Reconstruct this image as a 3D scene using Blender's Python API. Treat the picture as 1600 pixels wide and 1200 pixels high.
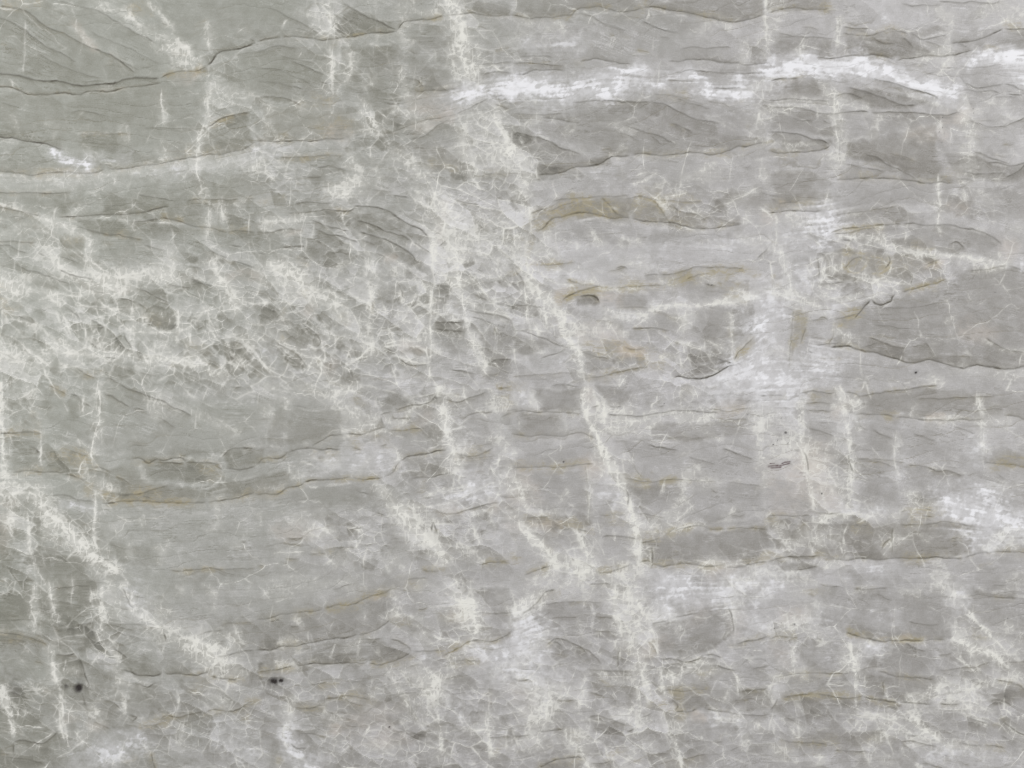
import bpy, math
import numpy as np

# ---------------------------------------------------------------- camera, light, exposure
scene = bpy.context.scene
for o in list(bpy.data.objects): bpy.data.objects.remove(o)
AMBIENT = 0.2; LAMP = 224
MM = .001
MARGIN = 500.0                                   # slab runs on past the picture on every side
def wx_(u): return (u - 800.0) * MM              # millimetres on the face -> metres, slab stands upright facing -Y
def wz_(v): return (1200.0 + MARGIN - v) * MM

cam = bpy.data.cameras.new('camera'); cam_o = bpy.data.objects.new('camera', cam); scene.collection.objects.link(cam_o)
CAM_D = 3.0
cam.sensor_width = 36; cam.lens = 36 * CAM_D / 1.598; cam.clip_end = 100
cam_o.location = (0, -CAM_D, wz_(600)); cam_o.rotation_euler = (math.radians(90), 0, 0)
scene.camera = cam_o

w = bpy.data.worlds.new('World'); scene.world = w; w.use_nodes = True
bg = w.node_tree.nodes['Background']; bg.inputs['Color'].default_value = (1, 1, 1, 1); bg.inputs['Strength'].default_value = AMBIENT
def lamp(name, loc, power, size):
    l = bpy.data.lights.new(name, 'AREA'); l.shape = 'SQUARE'; l.size = size; l.energy = power; l.color = (1, .995, .985)
    o = bpy.data.objects.new(name, l); scene.collection.objects.link(o); o.location = loc
    d = np.array([0, 0, wz_(600)]) - np.array(loc)
    o.rotation_euler = (math.atan2(math.hypot(d[0], d[1]), -d[2]), 0, math.atan2(d[0], -d[1]) + math.pi)
    return o
from mathutils import Vector
for lx, lz, pw in ((-4.2, 2.3, 1.0), (4.2, 2.3, 1.0)):       # two softboxes, left and right of the camera
    o = lamp('softbox', (lx, -4.4, lz), LAMP * pw, 3.0)
    o.rotation_euler = (Vector((0, 0, wz_(600))) - o.location).to_track_quat('-Z', 'Y').to_euler()
vs = scene.view_settings; vs.view_transform = 'Standard'; vs.look = 'None'; vs.gamma = 1; vs.exposure = 0; vs.use_curve_mapping = False
scene.cycles.filter_width = 1.0

# ---------------------------------------------------------------- colours of the minerals
RAMP=[(.4,(91,91,81)),(.55,(137,137,127)),(.66,(165,166.5,159.5)),(.74,(188,188.5,183.5)),(.82,(209,209,205.5))]
RAMP2=[(.4,(95,92,87.5)),(.55,(141,138,133.5)),(.66,(169,167,165.8)),(.74,(190,188.3,189)),(.82,(210,209,212))]
C_OLIVE=(158,150,128); C_PINK=(194,183,172); C_WHITE=(230,229,223); C_LILAC=(235,235,239); C_SEAM=(72,68,57); C_SPOT=(48,43,42); C_RUST=(100,84,86)
K_W=1.0;K_L=1.0;K_S=.88
C_GOLD=(172,160,126)
BASE_SHIFT = -0.032

# seams (s), veins (v), white (w l), grey (d), olive (o) and pink (p) clouds, crackle (c), spots (k r)
TRACE = '''T 0 0
s 1 4 .1 1.3: 0,468 60,462 140,478 220,500 300,510 380,515 440,530 510,542 600,532 700,522 760,508 820,492 870,485 940,488 1000,492
s .5 6 .7 1: 1000,492 1050,465 1120,445 1180,440 1250,440 1300,410
s .8 -5 .1 1.1: 1300,410 1330,385 1370,340 1430,320 1500,305 1560,285 1600,265
s .55 -6 .3: 0,548 60,548 120,570 180,590 300,590 400,590 470,595 510,600 560,580 680,572 780,555 880,545 960,530 1020,525
s .5 9 .2: 20,40 150,60 280,155 420,225 520,275 620,315 720,370 850,460
s .3 8 0: 0,115 80,150 200,215 300,290 400,335 490,395
s .3 8 0: 380,15 500,40 600,70 720,130 850,210 980,270
s .2 5 0: 560,190 700,260 860,330 1000,400
s .2 5 0: 240,330 360,400 520,460 640,490
s .2 5 0: 640,330 760,390 880,440
s .75 -10 .1: 0,858 80,865 160,878 250,890 340,915 400,940
s .3 6 .4: 490,845 600,838 720,842 830,842
s .45 -15 .7: 0,1070 80,1075 200,1092 300,1085 420,1078 500,1085 580,1080 660,1055
s .4 -14 .4: 660,1055 780,1055 860,1040 980,1030 1080,1005 1180,985 1250,970 1350,970 1450,950 1540,930 1600,890
s .5 6 .6: 1300,800 1350,765 1400,735 1470,720 1560,695
s .25 6 .1: 900,810 1000,800 1100,805 1220,818
s .35 -4 0: 950,1090 975,1110
s .5 -5 .2: 1560,240 1600,275
s .2 5 0: 20,640 90,660 150,680
s .2 6 0: 440,700 560,700 700,740
v 5 .4: 440,20 470,120 490,210 560,270 620,320
p 8 .4: 470,140 500,230 580,290
w 14 .9: 640,60 760,100 880,150 980,230 1060,270 1150,310 1250,360
w 5 .7: 950,40 1020,130 1100,260 1200,310
w 12 .6: 1040,300 1070,400
w 18 .8: 1180,400 1120,380
w 18 .3: 640,30 800,80
v 3 .5: 1020,540 1018,640 1014,800
v 4 .6: 1320,560 1310,660 1310,760 1260,850 1240,940 1240,1100 1270,1200
w 12 .5: 1270,860 1240,950
l 13 .9: 330,950 430,1000 560,1040
l 14 .6: 560,1010 700,990 820,990
w 22 .45: 1430,580 1480,640 1560,640
w 16 .4: 1350,420 1380,500 1340,560
l 18 .5: 0,1120 200,1130 450,1110 700,1090 900,1080 1100,1060
l 18 .6: 1100,1060 1300,1040 1500,1000 1600,960
w 12 .35: 310,780 390,800
w 8 .4: 80,720 90,780
v 2 .4: 1130,560 1130,620
w 10 .3: 790,780 800,860
w 8 .35: 1300,130 1310,280
w 10 .4: 540,920 600,980
w 12 .3: 1010,900 1030,990
v 3 .4: 720,1080 720,1200
v 2 .35: 160,120 155,480
v 2 .3: 1130,580 1140,610
o 14 .5: 60,20 250,35
o 13 .6: 830,70 930,80
o 9 .6: 1050,480 1180,470 1280,450
o 12 .35: 1200,950 1350,960
o 9 .4: 1400,750 1450,740
o 10 .4: 150,1090 300,1100
o 8 .5: 1240,390 1230,410
d 40 .35: 100,300 300,400 500,470
d 20 .4: 550,870 700,880
d 25 .4: 1450,880 1400,900
d 30 .3: 800,650 500,700 250,650
d 50 .2: 1400,120 1500,200
d 10 .4: 980,180
d 12 .3: 860,970 940,1000
p 15 .3: 1150,500 1200,490
c 90 .35: 1400,500 1500,650 1450,850
c 50 .25: 1250,900 1300,1100
T 400 0
s .6 -5 .2 1.1: 0,268 80,245 160,233
s .45 -10 .35: 160,233 240,240 350,245 420,250 540,240 620,235 720,210 820,205 880,190
s .7 -8 .3: 880,190 910,150 960,135 1040,125 1100,112 1180,98
s .4 -8 .4: 1180,98 1260,95 1330,85 1420,95 1500,100 1600,102
s .4 12 0: 540,25 620,70 720,120 800,155 880,185
s .3 10 0: 70,40 160,80 260,130 340,180 400,215
s .25 8 0: 0,325 60,310 140,290 260,300
s .3 8 0: 220,380 300,410 360,445 440,475
s .35 8 0: 400,510 470,530
s .4 7 .2: 0,610 90,605 180,615 260,650 290,665
s .2 5 0: 0,420 120,440 240,470 360,540
s .2 5 0: 0,500 150,520 300,560
s .2 5 0: 140,350 260,370 380,400
s .45 -14 .4: 980,580 1080,565 1180,560 1280,550
s .3 8 .2: 930,490 1000,500 1050,545
s .5 -10 .5: 0,890 100,882 200,880 320,878 420,872 560,868
s .3 8 .5: 150,990 240,985 340,975 440,970 560,975
s .4 6 .1: 380,1050 480,1045 560,1060
s .35 5 0: 280,1100 420,1105
s .3 10 .2: 960,870 1060,850 1160,770 1260,740
s .3 8 .1: 980,920 1100,930 1200,915
s .3 -8 .3: 780,840 850,830 950,790 1100,745 1250,715
s .35 6 .2: 1250,715 1340,680 1400,640 1450,625
s .25 6 .2: 1380,400 1500,395 1600,390
s .45 8 .1: 1400,460 1500,450 1600,455
s .25 6 .3: 1480,310 1600,305
s .3 6 .3: 1480,650 1600,690
s .3 6 .4: 1350,1100 1500,1090 1580,1100
s .3 5 0: 600,850 650,840
s .25 6 0: 800,640 900,660
s .2 5 0: 960,230 1040,240 1140,245
v 7 .6: 440,20 470,90 480,170 490,230
w 22 .5: 360,80 420,180 470,220
v 5 .6: 460,320 480,420 480,520
w 14 .5: 560,360 590,430 570,500
v 1.6 .6: 700,410 740,480 770,540
v 3 .8: 630,580 680,680 740,790 770,830
w 14 .6: 700,810 760,840
v 1.6 .5: 820,290 840,420
v 1.6 .4: 750,280 770,330
w 14 .4: 900,420 960,500 950,600
v 11 .8: 1190,0 1230,60 1270,130 1300,250 1320,350 1350,450 1370,520
w 26 .5: 1200,0 1250,130 1290,300 1330,450 1380,520
v 4 .4: 1220,240 1240,330 1240,430
w 8 .4: 1370,280 1390,400 1390,500
l 26 1: 1230,640 1320,590 1450,550 1600,545
l 12 .5: 0,920 150,920 350,900 550,890
l 14 .5: 0,950 100,960 180,960
w 18 .8: 0,1020 40,1000
w 9 .6: 60,1080 110,1130
w 18 .9: 500,1190 560,1170 640,1150
w 12 .6: 1490,700 1560,830 1600,950
w 20 .5: 900,690 1000,720 1060,760
w 22 .7: 880,980 980,1000 1040,1100
w 40 .6: 1400,750 1480,900 1550,1000
w 20 .5: 1300,820 1340,1000 1360,1100
w 7 .6: 960,40 1000,80 1060,100 1130,80
w 16 .4: 900,40 910,120
w 14 .5: 930,150 890,220 950,260
w 10 .4: 150,1000 200,1060
w 10 .5: 590,950 620,1040
w 20 .35: 600,1080 760,1110
w 25 .4: 1330,920 1450,930 1600,1000
v 2 .5: 1270,770 1290,860
w 14 .4: 100,680 80,800 160,860
w 8 .4: 290,660 300,700
v 2 .4: 700,80 740,150
o 10 .5: 400,260 480,275
o 14 .6: 390,630 470,640
o 7 .7: 1060,130 1140,120
o 22 .4: 420,800 560,800
o 8 .5: 170,990 330,985
o 12 .4: 1100,1030 1200,1020
o 10 .35: 300,660 280,670
o 12 .4: 1460,1090 1540,1085
p 20 .35: 1000,650 1200,690
p 12 .3: 1000,800 1200,740
p 14 .3: 480,830 560,850
d 30 .5: 760,370 720,480 850,600
d 16 .5: 1000,540 1250,545
d 36 .3: 100,450 300,500
d 18 .4: 760,740 880,750
d 14 .6: 600,915 700,890 800,920
d 18 .4: 1240,1060 1320,1080
d 16 .5: 1400,40 1560,40
d 12 .4: 560,100 640,160 740,180
d 18 .3: 1050,470 1180,480
d 20 .3: 700,1020 800,1040
c 120 .7: 1450,900 1500,1100
c 60 .5: 450,100 480,400 560,480
c 70 .5: 1250,50 1290,250 1340,450
c 60 .5: 750,820 950,980
c 60 .4: 60,720 60,1100
T 800 0
s .45 -8 .4: 0,100 100,115 230,118 290,100 370,95 400,75 460,50 540,40 620,65 690,75 760,68 810,40
s .6 -10 .4: 810,40 880,48 980,70 1080,80 1170,105 1250,118 1300,130 1380,140 1450,130 1530,110 1600,95
s .3 6 .1: 0,105 60,105 120,135
s .3 7 .1: 430,90 480,95 520,105
s .35 8 0: 800,140 880,165 960,195 1050,215
s .25 6 0: 560,140 640,160 720,200
s .25 6 0: 500,100 580,150 700,190
s .3 5 .1: 1050,305 1150,300 1220,308 1300,300 1370,305
s .5 -6 .1: 420,385 500,372 580,380 660,395 740,405
s .45 -8 .1: 970,385 1100,375 1200,378 1300,395 1400,400 1500,405 1600,395
s .35 5 .3: 0,400 120,398 220,405 330,415
s .4 -6 .1: 0,465 80,468 130,440 240,435 330,450
s .3 5 0: 50,360 150,355 260,358
s .35 6 .1: 1010,450 1120,440 1250,455 1400,460 1600,455
s .45 6 .3: 960,500 1040,505 1140,515
s .4 -5 .1: 1240,560 1320,555 1420,545
s .3 -4 0: 420,490 460,480
s .3 5 .4: 0,640 100,638
s .45 8 .2: 380,650 480,638 580,628 680,630 780,638 860,640
s .45 10 0: 860,640 960,670 1060,715 1160,750 1300,770
s .3 8 0: 1020,620 1140,655 1260,690
s .35 6 .2: 0,705 80,715 180,715 330,715
s .4 -8 0: 190,730 260,745 340,765 420,770
s .45 9 0: 0,825 100,850 180,870 250,900 300,935 380,950 430,975
s .35 8 0: 700,790 800,815 880,840 960,880 1050,915
s .25 6 0: 980,770 1060,800 1140,830
s .25 6 0: 660,830 720,850 800,880
s .25 6 0: 860,840 900,880 940,910
s .7 -12 .3: 160,1095 230,1090 300,1075 380,1055 460,1045 540,1030 590,1000 630,980 680,975 740,965
s .5 -12 .4: 740,965 850,965 950,965 1080,960 1180,965 1280,965 1350,945 1400,915 1470,910 1540,895 1600,890
s .2 6 .1: 180,1030 260,1045 330,1050
s .4 5 0: 1560,570 1600,575
s .2 6 .2: 880,590 980,600 1100,630 1200,660
l 20 .7: 80,260 160,300 260,310 400,270
l 26 1: 0,540 150,560 300,580 450,550 560,550 640,560
l 16 .8: 640,460 760,440 850,430
l 18 .7: 640,560 760,550 900,530 1000,470 1130,460
l 14 .8: 1130,460 1200,530 1260,590 1400,590 1500,590
l 16 .9: 1420,480 1440,560
l 10 .8: 160,640 210,660
w 16 .5: 1440,590 1540,560 1600,520
w 16 .6: 1180,200 1220,170
w 12 .7: 1310,150 1360,165
w 12 .5: 220,180 270,170 310,210
w 9 .4: 100,130 60,100
w 12 .5: 100,780 140,740
w 12 .4: 360,820 400,800
v 3 .5: 540,740 540,790
v 2 .5: 1020,790 1080,815
v 2 .5: 980,880 1050,920
v 2 .4: 1530,660 1540,720 1540,790
w 20 .4: 1560,700 1540,840 1600,870
w 14 .4: 640,800 750,830
w 12 .4: 640,970 680,940
w 10 .3: 360,950 440,960
l 16 .5: 480,1080 600,1060 800,1000
w 5 .7: 780,1140 830,1105 880,1075
w 10 .5: 1080,1120 1180,1070 1260,1020
w 12 .5: 860,1170 940,1140
w 22 .5: 0,950 60,1050 60,1180
v 4 .5: 40,850 80,910 110,920
v 2 .5: 405,1060 410,1140
w 14 .4: 1450,290 1440,400
w 20 .35: 60,200 0,240
w 26 .35: 1300,1050 1200,1110
w 12 .5: 1560,1000 1580,1100
w 10 .4: 1590,150 1580,320
o 8 .6: 260,110 340,110
o 10 .5: 780,80 830,40 840,10
o 12 .4: 1180,120 1280,115
o 14 .7: 940,580 1060,580
o 8 .4: 1240,950 1340,950
o 10 .4: 820,1180 900,1180
o 8 .4: 400,390 420,370
o 8 .4: 500,40 600,50
d 22 .5: 180,1060 280,1060
d 14 .5: 540,1020 600,1000
d 30 .35: 640,870 450,880 300,860
d 26 .3: 1050,800 1250,840 1300,900
d 16 .5: 640,670 800,660 900,690
d 22 .35: 380,710 520,720
d 12 .5: 340,1090 400,1100
d 20 .3: 1300,100 1420,90
d 14 .4: 0,350 40,340
d 20 .25: 1450,940 1550,960
d 24 .25: 80,70 200,50
d 16 .4: 0,840 100,870
d 14 .4: 820,690 740,680
d 14 .4: 1340,430 1500,440
c 60 .6: 20,950 80,1100
c 50 .4: 1560,200 1560,800
T 1200 0
s .45 -8 .4: 0,90 60,68 180,58 260,62 380,62
s .3 6 .2: 200,170 260,180 320,195
s .35 8 .1: 60,210 150,230 240,240 330,235 420,240
s .3 6 .1: 450,185 560,180 640,180
s .4 8 .3: 460,215 540,225 640,225 700,205 760,190 820,200 880,225
s .5 9 .1: 820,240 870,265 910,310
s .35 8 .1: 640,230 720,270 800,280
s .4 8 .1: 880,205 920,225 960,245 1050,225 1120,210
s .4 8 .1: 970,250 1030,270 1080,300
s .7 -6 .1: 1130,270 1220,268 1300,250 1380,220 1440,195 1470,180
s .5 6 .5: 1470,180 1540,182 1600,178
s .3 8 0: 1180,270 1260,310
s .3 6 .1: 820,25 960,38 1080,35
s .45 8 .1: 1080,10 1200,12 1300,12 1400,22 1450,10
s .5 -10 .4: 300,365 420,370 520,355 620,350 720,355 800,375
s .65 -8 .2: 800,375 880,370 960,358 1080,358 1130,350 1200,340 1280,320
s .5 8 .4: 0,515 60,495 130,490 200,490
s .65 10 .2: 640,490 720,510 800,530 870,550 950,575 1020,595 1070,630
s .4 8 .3: 420,600 480,580 540,600 600,630
s .5 10 0: 480,540 560,560 640,580 720,610 780,640 840,660 930,660
s .45 6 .1: 0,625 120,620 240,630 380,635
s .5 8 .1: 0,665 120,675 220,685 300,705 400,712 520,705 640,705
s .6 8 .1: 640,705 760,705 880,708 1000,715 1120,725 1200,705
s .35 8 0: 150,740 210,760 290,755
s .35 8 0: 20,710 120,715
s .3 8 .1: 330,740 390,770
s .55 10 0: 0,825 80,830 160,840 240,855 330,880 380,910
s .5 -8 .4: 0,945 60,965 140,955 240,945 350,935 385,910
s .55 -10 .4: 420,1130 540,1125 660,1118 760,1110 840,1128 920,1135 1020,1140 1160,1145
s .45 6 .1: 600,965 660,985 740,1030 820,1060 880,1095 930,1130
s .3 6 .1: 480,1020 560,1050 640,1060 740,1070
s .4 6 .2: 1170,1120 1260,1120 1300,1135
s .4 8 .1: 1270,945 1340,965 1430,1000 1520,1020
s .45 8 .1: 1360,1010 1450,1020 1520,1030 1600,1020
s .45 8 0: 1480,1110 1540,1080 1600,1030
s .3 8 0: 1220,1080 1340,1085 1500,1080
s .5 10 0: 1470,530 1540,550 1600,565
s .5 8 0: 1210,520 1280,540 1360,545 1440,540 1470,530
s .35 8 0: 1220,560 1300,570 1400,575 1450,595
s .4 8 0: 1490,600 1580,600
s .35 7 .1: 1260,770 1360,790 1450,790 1540,765 1600,745
s .3 6 0: 960,470 1040,450
s .3 6 .1: 1200,420 1330,420 1440,400
s .25 6 0: 840,420 940,400 1000,410
s .3 8 0: 1250,560 1190,470
l 24 1: 0,440 150,420 300,420 450,420 600,420
l 18 1: 600,430 760,470 900,500 1000,530
l 14 .8: 1000,530 1120,570 1200,560
l 16 1: 1270,370 1400,360 1520,370 1600,390
l 20 .9: 1540,490 1600,520
w 12 .6: 1060,470 1110,400 1140,350
l 18 .6: 1060,590 1180,630 1240,680
w 18 .6: 940,350 1020,330 1120,310
w 14 .6: 1080,60 1130,120 1120,240
l 16 .6: 720,0 730,60 740,140
l 20 .4: 850,80 980,120
w 30 .5: 1360,50 1450,60 1600,70
v 4 .5: 420,90 430,220 440,330
w 16 .4: 40,170 20,40 60,20
w 14 .5: 350,540 410,620
w 14 .5: 410,650 440,830
v 3 .5: 310,660 310,760
v 2 .5: 130,640 140,740
v 3 .5: 10,640 15,710
w 14 .4: 880,580 1000,640 1100,700
w 16 .4: 320,980 440,1000 430,1080
w 9 .5: 460,880 460,1060
w 16 .5: 80,880 180,910 300,910
w 10 .4: 640,830 700,720
v 2 .6: 805,710 815,780
w 9 .4: 850,780 870,810
w 12 .6: 1240,620 1250,740
w 18 .4: 1290,720 1420,640 1500,740
w 22 .5: 1250,800 1240,950 1280,1040
v 4 .4: 1460,600 1470,690
w 20 .4: 1230,1090 1280,1110
v 1.5 .7: 1370,1120 1430,1120 1500,1128
w 12 .4: 200,320 230,340
v 3 .4: 205,240 230,340
w 8 .4: 1480,140 1400,180
p 16 .35: 900,830 1000,850
p 14 .4: 1100,740 1080,860
p 12 .4: 1260,700 1200,760
o 12 .7: 340,50 380,30
o 9 .5: 1490,165 1560,165
o 6 .6: 1360,310 1440,320
o 10 .4: 100,490 200,490
o 10 .4: 480,1110 620,1100
o 8 .5: 90,965 160,955
o 14 .35: 1100,1080 1180,1090
o 10 .35: 720,210 800,200
d 45 .55: 560,920 700,950 850,980 980,1000
d 36 .5: 900,870 1000,980 850,1040
d 25 .4: 130,280 200,330
d 30 .4: 300,290 380,310
d 30 .5: 820,300 800,340 560,320
d 20 .5: 560,580 700,620 660,650
d 16 .4: 840,570 760,540
d 20 .4: 130,540 280,540
d 14 .45: 220,710 260,730
d 20 .4: 160,880 60,850
d 30 .3: 1280,480 1360,490
d 25 .4: 1560,640 1580,740
d 25 .4: 1250,1000 1450,1010 1580,1090
d 20 .35: 1020,280 1180,230 1320,230
d 24 .3: 150,1120 250,1110
d 20 .4: 1300,110 1280,130
d 14 .4: 1110,1000 1200,970
d 20 .3: 1450,250 1580,250
k .7 .5: 1260,650
k .8 .6: 1275,680
k .7 .5: 1265,740
k .8 .6: 1090,740
k .8 .6: 1085,800
k .8 .6: 1060,830
k .8 .7: 1075,890
k .6 .5: 1095,830
k .6 .5: 1110,740
k .6 .5: 1280,710
c 40 .4: 350,560 400,800
c 40 .3: 450,900 460,1060
c 60 .3: 1300,650 1250,750
T 0 300
s .5 8 .5: 0,100 40,110 140,125 200,140 260,145
s .55 -10 .2: 370,160 450,155 540,150 640,145 740,140 820,135 960,110 1060,85
s .4 8 .1: 820,185 900,180 1000,180
s .5 -10 .5: 1000,175 1060,170 1120,178 1180,200 1240,215 1300,225 1360,235 1430,250
s .5 8 .3: 1430,240 1500,240 1600,255
s .45 10 .1: 480,220 560,240 640,260 700,280
s .4 8 .5: 640,270 740,268 780,285 900,295
s .3 8 .1: 900,330 980,350 1050,370
s .45 8 .1: 1300,360 1360,390 1440,410
s .4 8 0: 1450,430 1520,445 1600,470
s .35 8 0: 1440,320 1520,345
s .4 8 .1: 0,340 60,340 120,370 190,385
s .4 8 .3: 0,315 100,315 240,320
s .35 10 .1: 360,395 440,415 510,445
s .5 12 .1: 370,490 440,515 520,530 600,555
s .4 10 .1: 90,455 160,490 230,510 310,535 380,560 460,580
s .35 8 .1: 240,385 300,410
s .3 10 .2: 540,605 620,630 680,640
s .4 14 .1: 1040,570 1120,590 1200,600
s .45 8 0: 1180,535 1260,570 1330,585
s .45 8 .1: 860,600 910,620 960,650
s .35 7 .1: 960,650 1020,680 1090,710
s .4 10 .1: 730,660 800,680 860,700 900,730
s .3 8 .1: 500,710 580,720 680,735
s .4 10 .1: 240,725 300,745
s .35 8 .1: 400,710 460,745 520,790
s .35 8 .1: 100,770 170,795 230,830
s .3 6 0: 560,800 620,830 650,860
s .4 8 .1: 780,870 800,930 830,990
s .45 8 .4: 470,1100 540,1140 620,1160
s .45 10 .1: 640,1160 700,1180 760,1200
s .3 8 0: 880,1130 960,1150
s .35 10 0: 1280,800 1290,870
s .4 10 .2: 1430,1020 1490,1060 1540,1120
s .35 8 .2: 1460,920 1520,960 1570,1030
s .35 8 .1: 1180,460 1270,480
s .45 8 .4: 0,8 120,10 240,12 360,15 450,5
s .3 10 .1: 860,20 1000,40 1100,50
s .35 10 .4: 1160,60 1280,45 1400,45 1500,45
s .4 10 0: 60,415 100,420
s .35 8 0: 640,1040 740,1050
s .3 6 0: 60,165 110,155 160,170
w 14 .5: 20,250 180,250 300,240
w 16 .5: 300,180 400,210 460,240
w 16 .9: 280,340 330,390 370,460
w 16 .6: 370,460 480,500 600,500 700,520
w 18 .6: 660,530 760,510 850,520 960,490
w 18 .6: 980,480 1060,430 1060,380
w 20 .6: 980,540 1120,540 1240,530
w 14 1: 1340,440 1360,500 1370,560
w 16 .7: 1380,560 1420,620 1460,700
w 14 .5: 560,300 560,380 600,470
w 16 .6: 540,600 640,600 720,600 800,600
w 12 .7: 720,640 780,600
w 10 .6: 40,580 100,600 200,610
w 10 .6: 320,640 350,660 400,660
v 3 .5: 830,40 830,120
v 3 .5: 740,130 730,200
w 10 .4: 790,160 830,240
v 4 .5: 1300,30 1310,160 1300,340
w 9 .5: 1380,40 1400,160
v 1.6 .5: 690,40 700,120
w 9 .6: 500,90 470,130
v 3 .6: 1110,640 1120,740 1105,860 1100,960
v 3 .6: 780,855 900,875 1000,885 1110,880
v 3 .6: 920,750 930,830 940,870
v 2 .6: 700,1010 860,1040 980,1070
w 8 .5: 440,1010 560,1025 700,1020
v 3 .5: 350,730 370,800 390,840
v 3 .4: 820,750 860,830
v 2.5 .5: 970,920 975,1040
v 3 .5: 800,880 830,950 830,1010
w 8 .5: 1430,980 1500,1060 1540,1080
w 14 .7: 1520,920 1580,990
w 14 .4: 1440,720 1480,760
v 2 .5: 1280,700 1320,720 1340,680
w 8 .5: 540,780 600,880 620,960
v 3 .5: 630,920 620,990
w 10 .5: 180,830 280,920 400,980 440,1000
w 14 .5: 0,700 60,640 100,640
w 14 .6: 0,450 30,520 20,600
w 30 .5: 0,950 60,960 100,1040
w 20 .4: 300,1060 160,1050
w 18 .6: 1200,1080 1320,1120 1400,1150
w 20 .5: 520,1060 600,1080
w 10 .6: 1260,20 1290,10
w 9 .5: 1480,60 1540,50
w 10 .4: 120,150 180,230
p 14 .35: 1420,540 1500,520 1600,510
p 12 .35: 760,600 800,610
o 8 .5: 20,580 10,740
o 8 .4: 100,720 30,780
o 10 .4: 1180,960 1260,960
o 8 .4: 420,300 520,300
o 12 .4: 930,760 1000,800
o 8 .5: 470,1110 560,1150
o 8 .4: 720,270 780,270
o 9 .4: 1020,170 1120,180
o 8 .5: 1470,240 1540,240
d 20 .6: 430,320 500,330
d 20 .4: 430,390 520,430
d 26 .5: 560,190 760,180 800,230 640,230
d 26 .4: 880,220 1000,250
d 30 .35: 700,380 800,420 900,430
d 16 .5: 1110,390 1200,400
d 20 .5: 700,800 740,820
d 20 .6: 760,940 770,980
d 18 .6: 970,800 1050,820
d 18 .5: 1220,800 1250,830
d 18 .5: 1420,800 1410,850
d 18 .5: 1380,950 1410,1010
d 20 .6: 1490,960 1540,1020
d 20 .5: 1440,1070 1500,1120
d 14 .5: 1290,1040 1330,1060
d 12 .4: 1190,1040 1170,1060
d 16 .5: 880,970 900,1010
d 10 .5: 590,940 660,970
d 9 .5: 610,840 590,820
d 10 .5: 220,890 280,960
d 10 .5: 400,900 380,920
d 9 .5: 180,1110 220,1120
d 12 .5: 360,1120 380,1140
d 10 .5: 110,1160 80,1180
d 16 .45: 200,530 280,570 340,590
d 18 .35: 440,640 560,660 660,680
d 22 .35: 1000,690 900,650
d 26 .35: 420,780 450,760 480,800
d 24 .3: 280,800 320,850 220,780
d 22 .35: 700,1110 800,1130
d 30 .35: 1000,1000 1080,1010
d 20 .4: 1200,580 1060,600
d 25 .35: 240,90 400,110
d 20 .35: 660,70 760,100
d 12 .4: 20,200 40,210
d 10 .6: 1590,1160
d 16 .35: 1400,680 1480,690
d 20 .35: 1450,150 1560,140
c 110 .9: 30,900 100,1050 60,1180
c 170 .8: 600,850 900,920 1250,950 1500,950
c 60 .4: 150,450 250,300
c 60 .4: 1100,700 1200,650
c 40 .5: 30,500 20,700
T 400 300
s .45 8 .1: 240,62 330,65 400,72 480,80
s .45 8 .2: 200,130 300,130 420,118 520,120 590,115 620,90
s .6 10 .1: 600,90 660,90 740,100 820,125 880,145 940,185 1000,215 1050,250 1090,295
s .6 10 .1: 620,175 700,200 780,235 860,260 920,275 980,310
s .65 9 .1: 640,255 720,270 800,295 870,325 930,360 970,400 1010,450
s .45 8 .1: 980,310 1040,350 1090,390
s .5 9 .1: 330,180 400,195 470,215 540,235 590,240
s .5 9 .1: 370,230 440,250 520,275 580,300 640,320
s .45 7 .2: 0,250 80,255 180,240 300,245
s .35 6 .1: 740,385 790,400 820,420
s .35 6 .1: 640,300 700,315 750,330
s .4 7 .1: 860,380 890,410
s .3 6 .1: 760,430 810,450
s .35 6 .1: 940,480 990,520
s .4 8 .1: 280,400 360,425
s .4 8 .1: 590,400 540,385 470,390
s .3 6 0: 0,380 60,385
s .4 8 0: 840,20 960,40
s .4 8 .2: 1230,40 1300,65 1400,80
s .4 6 .1: 1380,205 1440,240
s .6 6 .2: 1500,540 1545,585
s .5 6 .3: 1350,635 1410,665 1450,690
s .45 6 .1: 1095,665 1180,675
s .55 6 .1: 1100,820 1200,822 1290,825
s .4 10 .1: 1110,860 1200,870 1300,875
s .45 8 .1: 1330,785 1410,800 1490,825
s .3 5 .3: 1490,825 1500,900
s .4 8 .2: 1310,740 1400,760 1500,770 1600,800
s .45 8 .1: 1450,1080 1500,1050 1600,1045
s .4 8 .1: 1210,1110 1290,1120 1380,1135
s .5 8 .2: 780,965 830,985 870,1000
s .5 8 .3: 890,1040 960,1075 1080,1080
s .5 8 .1: 780,1050 820,1050
s .6 6 .5: 720,680 740,720
s .5 6 .2: 260,640 300,655
s .5 8 .1: 310,840 360,880 410,930 380,980
s .5 8 .3: 130,930 200,980 280,1040 320,1090
s .4 8 .1: 170,1030 220,1070
s .35 6 .1: 880,560 910,620 920,670
s .3 6 .1: 1010,630 1000,700 960,740
s .35 6 .1: 1370,480 1430,500
s .4 6 .1: 240,340 300,345 160,350
s .35 6 0: 1140,340 1200,300
s .35 7 .2: 980,950 1040,1010
w 16 .9: 500,40 560,30 600,0
w 16 .8: 100,200 180,185 300,170
w 10 .6: 60,240 200,250
w 8 .6: 190,270 270,265
w 16 .9: 70,460 120,450 180,500
w 14 .8: 200,520 280,550
w 30 .5: 120,560 250,600 200,660
w 18 .6: 300,660 420,690 500,720
w 14 .5: 540,760 600,780
w 12 .7: 700,450 740,500
l 14 .6: 740,480 780,480
w 20 .5: 690,560 740,560 720,620
v 6 .6: 720,560 720,680 720,780
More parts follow.
